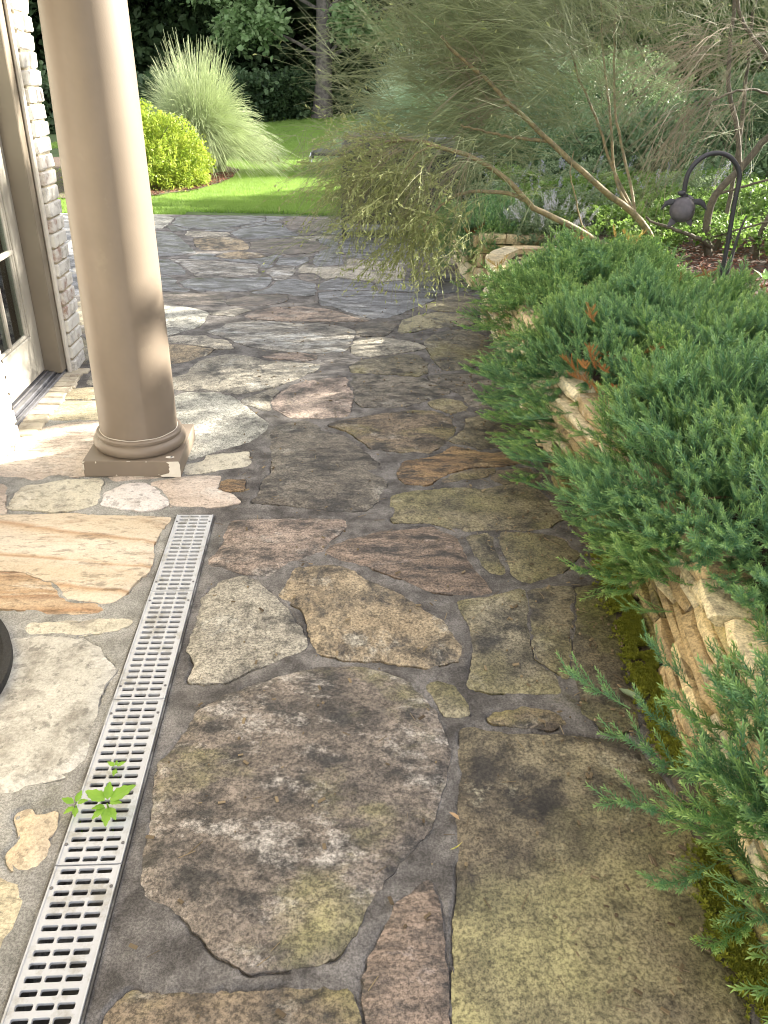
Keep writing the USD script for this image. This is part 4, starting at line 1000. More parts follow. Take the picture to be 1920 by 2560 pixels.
JOBJ = []
for (lab, c, rx, ry, hz, n, pr, sh) in JS:
    sh = list(sh)
    if 'bare stretch' in lab:
        for _ in range(75):
            yy = jr.uniform(1.36, 1.75); xx = jr.uniform(wall_x(yy) + .02, 1.5)
            sh.append(((xx - .02, yy - .06, .44 + jr.uniform(-.05, .08)), (-.5 + jr.normal(0, .3), -.7 + jr.normal(0, .25), .15 + jr.normal(0, .25)), jr.uniform(.7, 1.2)))
        for _ in range(45):
            yy = jr.uniform(1.6, 2.3)
            sh.append(((wall_x(yy) - jr.uniform(.02, .16), yy, jr.uniform(.24, .40)), (-.8, jr.normal(0, .35), jr.normal(-.1, .25)), jr.uniform(.8, 1.25)))
    if 'rusty' in lab:
        for _ in range(80):
            yy = jr.uniform(2.5, 3.7)
            sh.append(((wall_x(yy) - jr.uniform(.02, .24), yy, jr.uniform(.12, .38)), (-.8, jr.normal(0, .35), jr.normal(-.05, .25)), jr.uniform(.8, 1.3)))
    edge = (lambda y: wall_x(y)) if c[1] < 6 and c[0] < 2.2 else (lambda y: 1.15) if c[1] > 6 else None
    JOBJ.append(juniper(lab, np.array(c), rx, ry, hz, n, pr, edge=edge, drop=.24 if c[1] > 6 or c[1] < 1.5 else .24, matmix=.30 if 'yellow' in lab else .56, shoots=sh))
dead(JOBJ[2][0], np.array(JS[2][1]), [((1.14, 2.72, .54), 11, .13), ((1.0, 2.8, .48), 5, .06), ((2.1, 3.6, .55), 9, .10), ((2.0, 2.7, .6), 5, .12)], DEADJ)
dead(JOBJ[3][0], np.array(JS[3][1]), [((1.55, 5.1, .58), 5, .05), ((2.05, 4.3, .56), 5, .05)], DEADJ)
dead(JOBJ[3][0], np.array(JS[3][1]), [((1.95, 5.2, .58), 8, .05), ((1.05, 5.0, .42), 6, .05)], YELJ, 'yellow_twigs', 'yellowed twigs')
dead(JOBJ[5][0], np.array(JS[5][1]), [((1.15, 6.45, .42), 6, .03)], DEADJ)
dead(JOBJ[4][0], np.array(JS[4][1]), [((2.35, 3.0, .66), 8, .06), ((2.35, 2.6, .66), 8, .06)], YELJ, 'yellow_twigs', 'yellowed twigs')

# bark mulch: chips lying on the bed
MULCH = leaf_mat('bark_chips', (.10, .04, .025), (.20, .085, .05), trans=0.0, rough=.9)
chipm = [rbx(-.02, .02, -.004, .004, -.002, .002, .002), rbx(-.03, .03, -.0025, .0025, -.0015, .0015, .001), rbx(-.012, .012, -.007, .007, -.002, .002, .002)]
n = 5200
q = np.c_[jr.uniform(1.5, 3.4, n), jr.uniform(2.2, 6.2, n)]
q = np.c_[q, bed_z(q[:, 0], q[:, 1]) + jr.uniform(.002, .014, n)]
instancer('/World', 'bark_mulch', [(m, MULCH, None) for m in chipm], q, Rot.from_euler('zyx', np.c_[jr.uniform(0, 6.28, n), jr.normal(0, .3, n), jr.normal(0, .3, n)]).as_quat(), jr.uniform(.6, 1.3, n), jr.integers(3, size=n), label='red-brown bark mulch chips between the junipers')

# ================================================================== BROOM SHRUBS
BARK_Y = plain('broom_bark_golden', (.225, .175, .085), rough=.7, noise=.22, nscale=40, bump=.6, bscale=120, dirt=(.11, .10, .06), dirt_amt=.3, dscale=16)
BARK_D = plain('broom_bark_dark', (.085, .07, .045), rough=.8, noise=.25, nscale=40, bump=.8, bscale=100)
WHIP = plain('broom_green_twigs', (.185, .215, .095), rough=.55, noise=.2, nscale=3)
WHIP_G = plain('broom_fresh_twigs', (.22, .235, .085), rough=.55, noise=.2, nscale=3)
WHIP_D = plain('broom_dead_twigs', (.20, .165, .105), rough=.75, noise=.2, nscale=4)
POD = leaf_mat('broom_pods', (.26, .31, .10), (.40, .42, .19), trans=.35, rough=.5)
bw = np.random.default_rng(42)


def leaf_shape(l, w, fold=.25, curl=.1):
    V = np.array([[0, 0, 0], [.3 * l, .42 * w, fold * w * .4], [.65 * l, .40 * w, fold * w * .4 - curl * l * .3], [l, 0, -curl * l], [.65 * l, -.40 * w, fold * w * .4 - curl * l * .3], [.3 * l, -.42 * w, fold * w * .4], [.5 * l, 0, 0]])
    F = [[0, 6, 1], [1, 6, 2], [2, 6, 3], [3, 6, 4], [4, 6, 5], [5, 6, 0]]
    return trimesh.Trimesh(V, F, process=False)


def leaf_cluster(n, rad, l, w, seed, flat=.6, stem=False, up=.3):
    r = np.random.default_rng(seed); ms = []
    for i in range(n):
        m = leaf_shape(l * r.uniform(.7, 1.2), w * r.uniform(.8, 1.15), r.uniform(0, .5), r.uniform(-.1, .3))
        d = r.normal(0, 1, 3); d[2] = d[2] * flat + up; d /= np.linalg.norm(d)
        M = np.eye(4); M[:3, :3] = Rot.from_quat(frames(d[None], np.array([[r.normal(0, .4), r.normal(0, .4), 1.0]]))[0]).as_matrix()
        p = r.normal(0, 1, 3); p *= rad * r.random() ** .4 / np.linalg.norm(p); p[2] *= flat
        M[:3, 3] = p
        m.apply_transform(M); ms.append(m)
    return cat(ms)


def spray(o, d, n, length, spread, droop, r, width=.0022, out=None):
    """whip twigs fanning from one point; each forks once or twice"""
    d = np.asarray(d, float) / np.linalg.norm(d)
    t = np.linspace(0, 1, 6)[:, None]
    S, W = out
    for i in range(n):
        e = d + r.normal(0, spread, 3); e /= np.linalg.norm(e)
        l = length * r.uniform(.55, 1.25)
        start = np.asarray(o) + r.normal(0, .012, 3) + d * r.uniform(-.12, .12) * length
        g = np.array([0, 0, -droop * r.uniform(.4, 1.4)])
        side = r.normal(0, .05, 3)
        p = start + e * l * t + (g + side) * l * t ** 2
        S.append(p); W.append(width * r.uniform(.8, 1.25))
        for k in range(int(r.integers(1, 3))):
            f = r.uniform(.25, .75); b = p[0] + (p[-1] - p[0]) * f + g * l * (f * f - f)
            e2 = (p[-1] - p[0]); e2 /= np.linalg.norm(e2); e2 = e2 + r.normal(0, .30, 3)
            S.append(b + e2 * l * .5 * t + g * l * .35 * t ** 2); W.append(width * .7)


def limb(pts, r0, r1, n=24, wob=.006):
    p = spline(pts, n); p = p + np.c_[bw.normal(0, wob, (n, 2)), bw.normal(0, wob, n)] * np.linspace(0, 1, n)[:, None]
    return tube(p, np.linspace(r0, r1, n), 9)


L1 = [(2.08, 5.42, .36), (1.97, 5.4, .47), (1.81, 5.36, .55), (1.54, 5.31, .68), (1.27, 5.27, .80), (1.20, 5.22, .87), (1.02, 5.18, .99), (.82, 5.13, 1.08), (.62, 5.09, 1.13), (.45, 5.04, 1.16), (.31, 5.0, 1.15)]
L1b = [(1.24, 5.25, .82), (1.12, 5.22, .86), (1.02, 5.18, .87), (.83, 5.11, .87), (.71, 5.04, .83), (.61, 4.97, .74), (.56, 4.9, .66)]
L1c = [(.62, 5.09, 1.13), (.52, 5.03, 1.09), (.45, 4.98, 1.02), (.42, 4.94, .95)]
L2 = [(2.42, 5.78, .36), (2.34, 5.7, .48), (2.13, 5.64, .69), (1.88, 5.59, .84), (1.67, 5.53, .98), (1.43, 5.48, 1.14), (1.25, 5.42, 1.27), (1.07, 5.37, 1.38), (.88, 5.31, 1.52), (.74, 5.26, 1.62), (.63, 5.2, 1.69)]
L3 = [(1.40, 5.48, 1.15), (1.16, 5.4, 1.17), (.96, 5.3, 1.20), (.79, 5.2, 1.24)]
S4 = [(2.13, 5.64, .69), (2.05, 5.74, .84), (1.9, 5.78, 1.08), (1.82, 5.82, 1.26), (1.74, 5.86, 1.4), (1.6, 5.9, 1.65), (1.45, 5.95, 1.95)]
S5 = [(2.09, 5.68, .74), (1.98, 5.75, .93), (1.93, 5.8, 1.16), (1.89, 5.85, 1.36), (1.86, 5.9, 1.5), (1.80, 5.95, 1.8), (1.7, 6.0, 2.2)]
S6 = [(1.72, 5.35, .62), (1.70, 5.4, .64), (1.64, 5.43, .78), (1.59, 5.47, .95), (1.59, 5.5, 1.1)]
S7 = [(2.13, 5.64, .69), (2.10, 5.85, .95), (2.0, 6.0, 1.3), (1.95, 6.1, 1.7), (1.9, 6.2, 2.3)]
broom1 = thing('broom_shrub', 'sprawling broom shrub with golden leaning limbs and twigs overhanging the patio', 'shrub')
for pts, a, b in ((L1, .024, .010), (L2, .026, .009), (L1b, .014, .006), (L1c, .008, .004), (L3, .012, .005), (S4, .012, .005), (S5, .011, .005), (S6, .006, .003), (S7, .011, .005)):
    obj('limb', limb(pts, a, b), BARK_Y, broom1, smooth=60)
G_, D_, F_, G2, D2 = [([], []) for _ in range(5)]
GREEN = (id(G_), id(G2))
# the fan that hangs over the patio from the lowest limb
pod_at = []


def hang(center, rad, n, d, L, sp, dr, out, width=.0034, twigs=5):
    n = max(3, int(n * (1.75 if id(out) in GREEN else .62 if out is F_ else .5))); width = .0026 if id(out) in GREEN else .0030; dr = dr * .6; L = L * 1.12
    for i in range(n):
        o = np.array(center) + bw.normal(0, 1, 3) * rad
        spray(o, np.array(d) + bw.normal(0, .25, 3), twigs, L, sp, dr, bw, width, out)


hang((.50, 5.02, .92), (.16, .12, .13), 60, (-.65, -.28, -.35), .30, .52, .35, F_)
hang((.34, 5.05, 1.02), (.14, .12, .10), 44, (-.85, -.1, -.15), .32, .52, .4, F_)
hang((.62, 4.95, .70), (.12, .08, .07), 34, (-.55, -.35, -.6), .27, .5, .3, F_)
hang((.75, 5.15, 1.05), (.22, .10, .08), 24, (-.6, -.2, -.4), .32, .5, .4, G_)
hang((.30, 5.45, .95), (.2, .2, .2), 46, (-.7, -.1, -.3), .32, .5, .4, G_)
# dead brush on that limb
hang((.55, 5.06, 1.12), (.10, .05, .03), 9, (-.7, -.15, -.35), .36, .22, .8, D_, .0026)
hang((.36, 5.0, 1.14), (.08, .05, .03), 8, (-.8, -.1, -.15), .36, .22, .8, D_, .0026)
hang((.80, 5.10, 1.05), (.08, .05, .04), 6, (-.4, -.15, -.7), .34, .25, .6, D_, .0026)
# crown of the leaning limbs: everything sweeps up and to the left
for (c_, rad, n_, d) in (((.98, 5.38, 1.75), (.28, .18, .20), 66, (-.75, -.1, .35)), ((1.35, 5.65, 1.75), (.40, .25, .30), 95, (-.6, 0, .55)), ((1.12, 5.72, 1.40), (.38, .2, .22), 66, (-.75, 0, .25)), ((1.75, 5.95, 2.05), (.40, .25, .35), 75, (-.4, .0, .75)), ((1.12, 5.6, 2.15), (.42, .25, .25), 75, (-.6, 0, .4)), ((.80, 5.6, 1.35), (.25, .15, .2), 50, (-.85, 0, .05)), ((1.55, 5.7, 1.35), (.4, .2, .2), 30, (-.6, .0, .3))):
    hang(c_, rad, n_, d, .42, .28, .18, G_)
for (c_, rad, n_, d) in (((1.02, 5.36, 1.40), (.16, .08, .06), 10, (-.75, -.1, .1)), ((.85, 5.3, 1.52), (.1, .06, .05), 7, (-.8, -.1, -.1)), ((1.25, 5.5, 1.75), (.2, .1, .1), 8, (-.7, -.1, .0))):
    hang(c_, rad, n_, d, .34, .3, .5, D_, .0024)
curves(broom1, 'green_twigs', G_[0], G_[1], WHIP, kind='stuff')
curves(broom1, 'fresh_twigs', F_[0], F_[1], WHIP_G, kind='stuff')
curves(broom1, 'dead_twigs', D_[0], D_[1], WHIP_D, kind='stuff')


def pods(parent, strands, n, r, lo=.4):
    pos, dr = [], []
    for i in range(n):
        s = strands[int(r.integers(len(strands)))]
        f = r.uniform(lo, 1.0) * (len(s) - 1); k = min(int(f), len(s) - 2)
        pos.append(s[k] + (s[k + 1] - s[k]) * (f - k)); dd = s[k + 1] - s[k]
        dr.append(dd / (np.linalg.norm(dd) + 1e-9) + r.normal(0, .55, 3))
    ms = [leaf_shape(.024, .009, .5, .1), leaf_shape(.018, .0065, .3, -.1), leaf_shape(.030, .009, .6, .15)]
    instancer(parent, 'leaflets', [(m, POD, None) for m in ms], pos, frames(np.array(dr), r.normal(0, 1, (n, 3)) + [0, 0, .8]), r.uniform(.7, 1.4, n), r.integers(3, size=n))


pods(broom1, F_[0], 7500, bw, .25)
pods(broom1, G_[0], 1500, bw)

broom2 = thing('broom_shrub', 'taller broom shrub with dark trunk forking behind the turtle lamp', 'shrub')
T1 = [(2.74, 5.62, .38), (2.69, 5.6, .48), (2.64, 5.6, .68), (2.67, 5.6, .86), (2.78, 5.6, .99), (2.86, 5.6, 1.11), (2.93, 5.6, 1.21), (3.02, 5.6, 1.41), (3.1, 5.65, 1.8)]
T2 = [(2.80, 5.62, 1.0), (2.78, 5.65, 1.1), (2.75, 5.7, 1.25), (2.70, 5.75, 1.39), (2.65, 5.8, 1.59), (2.62, 5.85, 1.95), (2.55, 5.9, 2.4)]
T3 = [(3.02, 5.6, 1.40), (2.92, 5.6, 1.56), (2.80, 5.6, 1.66), (2.69, 5.6, 1.76), (2.58, 5.6, 1.86), (2.48, 5.6, 2.05), (2.3, 5.6, 2.3)]
T4 = [(2.98, 5.55, 1.36), (2.76, 5.4, 1.46), (2.57, 5.33, 1.48), (2.43, 5.27, 1.45), (2.29, 5.2, 1.40)]
T5 = [(2.70, 5.58, .50), (2.55, 5.5, .57), (2.42, 5.5, .61), (2.18, 5.6, .68)]
T6 = [(3.05, 5.55, .40), (3.0, 5.5, .62), (3.08, 5.5, .85), (3.3, 5.5, 1.1)]
T7 = [(2.66, 5.6, .84), (2.95, 5.5, .95), (3.3, 5.45, 1.02)]
T8 = [(2.68, 5.6, .55), (2.95, 5.45, .68), (3.3, 5.35, .78)]
T9 = [(2.9, 5.9, .4), (2.95, 6.0, 1.0), (2.92, 6.1, 1.6), (2.9, 6.2, 2.2)]
for pts, a, b in ((T1, .030, .016), (T2, .018, .009), (T3, .016, .008), (T4, .011, .005), (T5, .018, .008), (T6, .022, .012), (T7, .009, .005), (T8, .008, .004), (T9, .018, .01)):
    obj('limb', limb(pts, a, b), BARK_D, broom2, smooth=60)
for (c_, rad, n_, d) in (((2.55, 6.0, 2.15), (.40, .2, .25), 60, (-.5, 0, .55)), ((3.2, 5.9, 1.95), (.35, .25, .3), 44, (.2, 0, .7)), ((2.1, 6.15, 2.3), (.4, .25, .3), 50, (-.5, 0, .55)), ((2.9, 6.3, 1.75), (.4, .3, .3), 34, (-.3, 0, .4)), ((3.1, 5.5, 1.5), (.2, .2, .2), 12, (-.2, -.2, .0))):
    hang(c_, rad, n_, d, .42, .3, .2, G2)
for (c_, rad, n_, d) in (((2.62, 5.42, 1.74), (.14, .08, .04), 16, (-.85, -.1, -.05)), ((2.35, 5.35, 1.72), (.12, .08, .05), 16, (-.8, -.1, -.2)), ((2.48, 5.28, 1.45), (.12, .06, .04), 14, (-.6, -.1, -.45)), ((2.27, 5.2, 1.38), (.10, .06, .05), 13, (-.5, -.1, -.65)), ((2.05, 5.3, 1.62), (.12, .08, .06), 12, (-.75, -.1, -.3)), ((2.2, 5.5, 1.95), (.2, .1, .1), 10, (-.8, 0, -.1))):
    hang(c_, rad, n_, d, .40, .24, .75, D2, .0026)
curves(broom2, 'green_twigs', G2[0], G2[1], WHIP, kind='stuff')
curves(broom2, 'dead_twigs', D2[0], D2[1], WHIP_D, kind='stuff')
pods(broom2, G2[0], 900, bw)

# ================================================================== TURTLE LAMP
LY = 4.75
lamp = thing('garden_lamp', 'dark metal path lamp with turtle shade hanging from a hooked post', 'lamp', (2.405, LY, .36))
O = np.array([2.405, LY, .36])
pp = [(2.407, .36), (2.407, .40), (2.404, .548), (2.391, .76), (2.378, .977), (2.369, 1.054), (2.331, 1.109), (2.275, 1.148), (2.21, 1.160), (2.145, 1.145), (2.093, 1.102), (2.066, 1.053), (2.060, .984), (2.064, .925)]
ptp = spline([np.array([x, LY, z]) - O for x, z in pp], 60)
obj('post', tube(ptp, .0135, 10), LAMPB, lamp, smooth=60)
stk = spline([np.array([x, LY - .02, z]) - O for x, z in ((2.435, .34), (2.43, .5), (2.435, .62), (2.445, .74), (2.462, .83))], 14)
obj('stake', tube(stk, np.linspace(.021, .005, 14), 4), LAMPB, lamp)


def plate(outline, th, bulge, center, nrm, upv):
    """a beaten metal plate: outline in its own plane, bulging out"""
    pg = Polygon(outline)
    P, T = fill(pg, .008, .006)
    d = shapely.distance(pg.exterior, shapely.points(P)); dm_ = d.max()
    h = bulge * np.sqrt(np.clip(1 - (1 - d / dm_) ** 2, 0, 1))
    nrm = np.array(nrm, float) / np.linalg.norm(nrm); u = np.cross(upv, nrm); u /= np.linalg.norm(u); v = np.cross(nrm, u)
    A = np.array(center) + P[:, :1] * u + P[:, 1:] * v
    n = len(P)
    V = np.vstack([A + h[:, None] * nrm, A + (h - th)[:, None] * nrm])
    e = np.vstack([T[:, [0, 1]], T[:, [1, 2]], T[:, [2, 0]]]); es = np.sort(e, 1)
    _, inv, cnt = np.unique(es, axis=0, return_inverse=True, return_counts=True)
    ed = e[cnt[inv.ravel()] == 1]
    F = np.vstack([T, T[:, ::-1] + n, np.c_[ed[:, 0], ed[:, 0] + n, ed[:, 1]], np.c_[ed[:, 1], ed[:, 0] + n, ed[:, 1] + n]])
    return trimesh.Trimesh(V, F, process=False)


al = np.linspace(0, 2 * np.pi, 40)[:-1]
cen = np.array([2.062, LY - .01, .862]) - O
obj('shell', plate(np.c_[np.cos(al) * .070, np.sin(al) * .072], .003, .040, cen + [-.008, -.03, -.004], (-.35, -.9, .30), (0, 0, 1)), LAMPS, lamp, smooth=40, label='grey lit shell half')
obj('shell', plate(np.c_[np.cos(al) * .058, np.sin(al) * .074], .003, .035, cen + [.045, .015, -.004], (.55, -.8, .15), (0, 0, 1)), LAMPB, lamp, smooth=40)
fl = [(0, .018), (.035, .022), (.07, .004), (.088, -.03), (.092, -.045), (.075, -.035), (.05, -.018), (.02, -.012), (0, -.012)]
obj('flipper', plate(fl, .003, .004, cen + [.060, -.015, .035], (.1, -1, .1), (0, 0, 1)), LAMPB, lamp)
obj('flipper', plate([(-x * .8, y) for x, y in fl][::-1], .003, .004, cen + [-.055, -.02, .030], (-.2, -1, .1), (0, 0, 1)), LAMPB, lamp)
hl = [(-.022, 0), (.02, .0), (.022, -.02), (-.012, -.048), (-.03, -.05), (-.03, -.03)]
obj('flipper', plate(hl, .003, .003, cen + [-.045, -.03, -.055], (-.2, -1, .1), (0, 0, 1)), LAMPS, lamp)
obj('flipper', plate([(-x, y) for x, y in hl][::-1], .003, .003, cen + [.055, -.0, -.050], (.2, -1, .1), (0, 0, 1)), LAMPS, lamp)
hd = trimesh.creation.icosphere(subdivisions=2, radius=.019); hd.apply_scale([1.25, .9, .8]); hd.apply_translation(cen + [-.022, -.012, .082])
obj('head', hd, LAMPB, lamp, smooth=60)
ct = trimesh.creation.cylinder(radius=.02, height=.03, sections=14); ct.apply_translation(cen + [0.004, 0, .062])
obj('socket', ct, LAMPB, lamp, smooth=40)

# ================================================================== GROUND COVER AND CATMINT
COVER = leaf_mat('ground_cover_leaves', (.10, .19, .035), (.22, .33, .08), trans=.42, rough=.5)
CATM = leaf_mat('catmint_leaves', (.15, .22, .11), (.25, .32, .17), trans=.35, rough=.6)
LILAC = leaf_mat('catmint_flowers', (.42, .38, .62), (.62, .58, .74), trans=.3, rough=.7)
SILV = leaf_mat('pale_flowers', (.60, .58, .66), (.74, .72, .76), trans=.3, rough=.7)
cl_ = [leaf_cluster(9, .035, .034, .024, 300 + i) for i in range(4)]
cm_ = [leaf_cluster(10, .030, .022, .014, 310 + i) for i in range(4)]
fm_ = [leaf_cluster(14, .016, .009, .006, 320 + i, flat=2.2) for i in range(3)]
gr = np.random.default_rng(17)


def quat_rand(n, r, tilt=.5):
    return Rot.from_euler('zyx', np.c_[r.uniform(0, 6.28, n), r.normal(0, tilt, n), r.normal(0, tilt, n)]).as_quat()


n = 9000
x = gr.uniform(1.75, 5.6, n); y = gr.uniform(5.0, 9.6, n)
h = .06 + .36 * meshkit.fbm(np.c_[x * 1.6, y * 1.6, 0 * x], 3, 4) * np.clip((y - 4.9) / .5, .2, 1)
keep = (y > 5.15 + .25 * np.sin(x * 5)) & ~((x > 2.25) & (x < 2.9) & (y < 5.45)) & ((x > 2.1) | (y > 6.3) | (y < 5.7))
x, y, h = x[keep], y[keep], h[keep]
z = bed_z(x, y) + h * gr.random(len(x)) ** .35
instancer('/World', 'ground_cover', [(m, COVER, None) for m in cl_], np.c_[x, y, z], quat_rand(len(x), gr), gr.uniform(.6, 1.3, len(x)), gr.integers(4, size=len(x)), label='bright green leafy ground cover under the broom shrubs')


def catmint(label, c, rx, ry, hz, n, nf, fmat):
    path = thing('catmint', label, 'catmint', c)
    u = gr.normal(0, 1, (n, 3)); u /= np.linalg.norm(u, axis=1, keepdims=True); u[:, 2] = np.abs(u[:, 2])
    lump = .7 + .6 * meshkit.noise(u * 3 + c[0] * 7, 2)[:, None]
    p = u * [rx, ry, hz] * lump * gr.random((n, 1)) ** .3
    instancer(path, 'leaves', [(m, CATM, None) for m in cm_], p, quat_rand(n, gr), gr.uniform(.7, 1.3, n), gr.integers(4, size=n))
    u = gr.normal(0, 1, (nf, 3)); u /= np.linalg.norm(u, axis=1, keepdims=True); u[:, 2] = np.abs(u[:, 2]) * .8 + .2
    p = []; st = []
    for k in range(nf):
        b = u[k] * [rx, ry, hz] * gr.uniform(.75, 1.0); e = b + (u[k] * .6 + [0, 0, .7] + gr.normal(0, .25, 3)) * gr.uniform(.08, .18)
        st.append(np.array([b, (b + e) / 2 + gr.normal(0, .005, 3), e]))
        for f in np.linspace(.35, 1, 6):
            p.append(b + (e - b) * f)
    instancer(path, 'flowers', [(m, fmat, None) for m in fm_], p, quat_rand(len(p), gr), gr.uniform(.6, 1.1, len(p)), gr.integers(3, size=len(p)))
    curves(path, 'flower_stalks', st, [.0022] * len(st), WHIP_G, kind='stuff')


catmint('catmint with pale lilac spikes spilling over the far wall stones', (1.72, 6.42, .36), .34, .30, .26, 620, 40, SILV)
catmint('grey-green catmint mound under the lowest broom limb', (2.05, 6.9, .38), .5, .42, .36, 900, 12, LILAC)
catmint('catmint behind the upright broom stems', (2.3, 7.9, .40), .6, .5, .45, 1000, 18, LILAC)
catmint('catmint far back to the right of the turtle lamp', (3.3, 7.4, .42), .6, .5, .42, 900, 20, LILAC)
catmint('catmint mound left of the broom stems near the far juniper', (1.75, 8.0, .30), .45, .4, .40, 700, 10, LILAC)
sd = thing('seedling', 'small seedling with pointed leaves in the red mulch by the lamp', 'seedling', (2.62, 4.62, float(bed_z(2.62, 4.62))))
SEED = leaf_mat('seedling_leaves', (.16, .30, .10), (.22, .40, .12), trans=.35)
for i in range(5):
    m = leaf_shape(.10, .035, .3, .1); a = i * 1.26
    m.apply_transform(trimesh.transformations.rotation_matrix(-.7, [0, 1, 0])); m.apply_transform(trimesh.transformations.rotation_matrix(a, [0, 0, 1])); m.apply_translation([0, 0, .05])
    obj('leaf', m, SEED, sd)
obj('stem', tube(np.array([[0, 0, -.02], [0, 0, .03], [.004, 0, .06]]), .003, 6), SEED, sd)

# ================================================================== MOSS, DIRT, LEAVES, WEEDS ON THE PATIO
MOSS = leaf_mat('moss', (.15, .175, .02), (.26, .275, .03), trans=.15, rough=.9)
nm = 15000
y = np.r_[gr.normal(1.80, .20, nm), gr.normal(.92, .10, 2500)]
x = np.array([wall_x(v) for v in y]) - .015 - np.abs(gr.normal(0, .027, len(y)))
blob = meshkit.fbm(np.c_[x * 14, y * 14, 0 * x], 3, 3)
k = (blob > .42) & (y > 1.3) & (y < 2.3) | (y < 1.1) & (blob > .45)
x, y = x[k], y[k]
z = .004 + .028 * np.clip(1 - (np.array([wall_x(v) for v in y]) - x) / .10, 0, 1)
tuft = cat([leaf_shape(.011, .0035, .2, .1).apply_transform(trimesh.transformations.rotation_matrix(a, [0, 0, 1]) @ trimesh.transformations.rotation_matrix(-1.0 + .3 * (i % 2), [0, 1, 0])) for i, a in enumerate(np.arange(7) * .9)])
instancer('/World', 'moss', [(tuft, MOSS, None)], np.c_[x, y, z], quat_rand(len(x), gr, .35), gr.uniform(.6, 1.4, len(x)), np.zeros(len(x), int), label='yellow-green moss along the foot of the wall')
ml = []
for i in range(len(WL) - 5):
    (xa, ya), (xb, yb) = WL[i], WL[i + 1]
    if yb < .5:
        continue
    nseg = max(2, int((yb - ya) / .05))
    for t in np.linspace(0, 1, nseg, endpoint=False):
        yy = ya + (yb - ya) * t; ml.append((wall_x(yy), yy))
ml = np.array(ml)
wd = .035 + .05 * meshkit.fbm(np.c_[ml * 3, np.zeros(len(ml))], 3, 6) + np.where((ml[:, 1] > 1.35) & (ml[:, 1] < 2.2), .02, 0)
V = np.vstack([np.c_[ml[:, 0] + .05, ml[:, 1], np.full(len(ml), .022)], np.c_[ml[:, 0] - .02, ml[:, 1], .017 + .006 * meshkit.noise(np.c_[ml * 20, 0 * ml[:, :1]], 2)], np.c_[ml[:, 0] - wd, ml[:, 1], np.full(len(ml), -.001)]])
k = len(ml); F = []
for i in range(k - 1):
    for o in (0, k):
        F += [[o + i, o + k + i, o + i + 1], [o + i + 1, o + k + i, o + k + i + 1]]
dm2 = trimesh.Trimesh(V, F, process=False).subdivide().subdivide()
dm2.vertices[:, 2] += (meshkit.fbm(dm2.vertices * 40, 3, 9) - .5) * .006
obj('wall_foot_dirt', dm2, DIRT, smooth=True, kind='stuff', label='strip of dark dirt and litter along the foot of the wall')
nb = 1500
y = gr.uniform(.7, 5.6, nb); x = np.array([wall_x(v) for v in y]) - np.abs(gr.normal(0, .22, nb)) - .02
x[900:] = gr.uniform(-.42, .85, 600); y[900:] = gr.uniform(.75, 6, 600)
bit = [rbx(-.006, .006, -.0025, .0025, -.001, .001, .0008), trimesh.creation.icosphere(subdivisions=0, radius=.003), rbx(-.012, .012, -.0006, .0006, -.0006, .0006, .0003)]
LIT = leaf_mat('litter', (.07, .05, .03), (.26, .20, .12), trans=0, rough=.9)
instancer('/World', 'litter', [(m, LIT, None) for m in bit], np.c_[x, y, np.full(nb, .0125)], quat_rand(nb, gr, .15), gr.uniform(.4, 1.7, nb), gr.integers(3, size=nb), label='crumbs of bark and needles on the paving near the wall')
LEAFB = leaf_mat('dry_leaf', (.40, .27, .15), (.40, .27, .15), trans=.1); LEAFG = leaf_mat('green_fallen_leaf', (.25, .33, .20), (.25, .33, .20), trans=.2); LEAFY = leaf_mat('yellow_leaf', (.45, .42, .12), (.45, .42, .12), trans=.2)
for (lab, p, l, w, rz, mm, cu) in (('narrow dry tan leaf beside the right joint of the big slab', (.291, 1.178, .016), .034, .011, 2.2, LEAFB, .2), ('curled yellow leaf stalk in the mortar joint', (.259, 1.108, .008), .030, .004, .2, LEAFY, -.6), ('grey-green leaf lying at the edge of the moss', (.800, 1.60, .016), .07, .028, -.9, LEAFG, -.15), ('small brown leaf lying by the wall foot', (.90, 2.22, .016), .04, .007, .1, LEAFB, -.2)):
    m = leaf_shape(l, w, .4, cu)
    o = obj('fallen_leaf', m, mm, label=lab, cat='leaf')
    xf = UsdGeom.Xformable(stage.GetPrimAtPath(o)); xf.AddTranslateOp().Set(Gf.Vec3d(*p)); xf.AddRotateZOp().Set(math.degrees(rz))
WEED = leaf_mat('weed_leaves', (.22, .42, .05), (.30, .52, .07), trans=.42, rough=.45)


def serrated(l, w):
    n_ = 9; t = np.linspace(0, 1, n_); prof_ = np.sin(np.pi * t ** .75) * w / 2
    V = []
    for i in range(n_):
        z = -.18 * l * t[i] ** 2; s = prof_[i] * (1 + (.16 if i % 2 else -.06))
        V += [[t[i] * l, 0, z], [t[i] * l + (.03 * l if i % 2 else 0), s, z + .12 * s], [t[i] * l + (.03 * l if i % 2 else 0), -s, z + .12 * s]]
    F = []
    for i in range(n_ - 1):
        a, b = 3 * i, 3 * i + 3
        F += [[a, b, a + 1], [a + 1, b, b + 1], [a, a + 2, b], [a + 2, b + 2, b]]
    return trimesh.Trimesh(V, F, process=False)


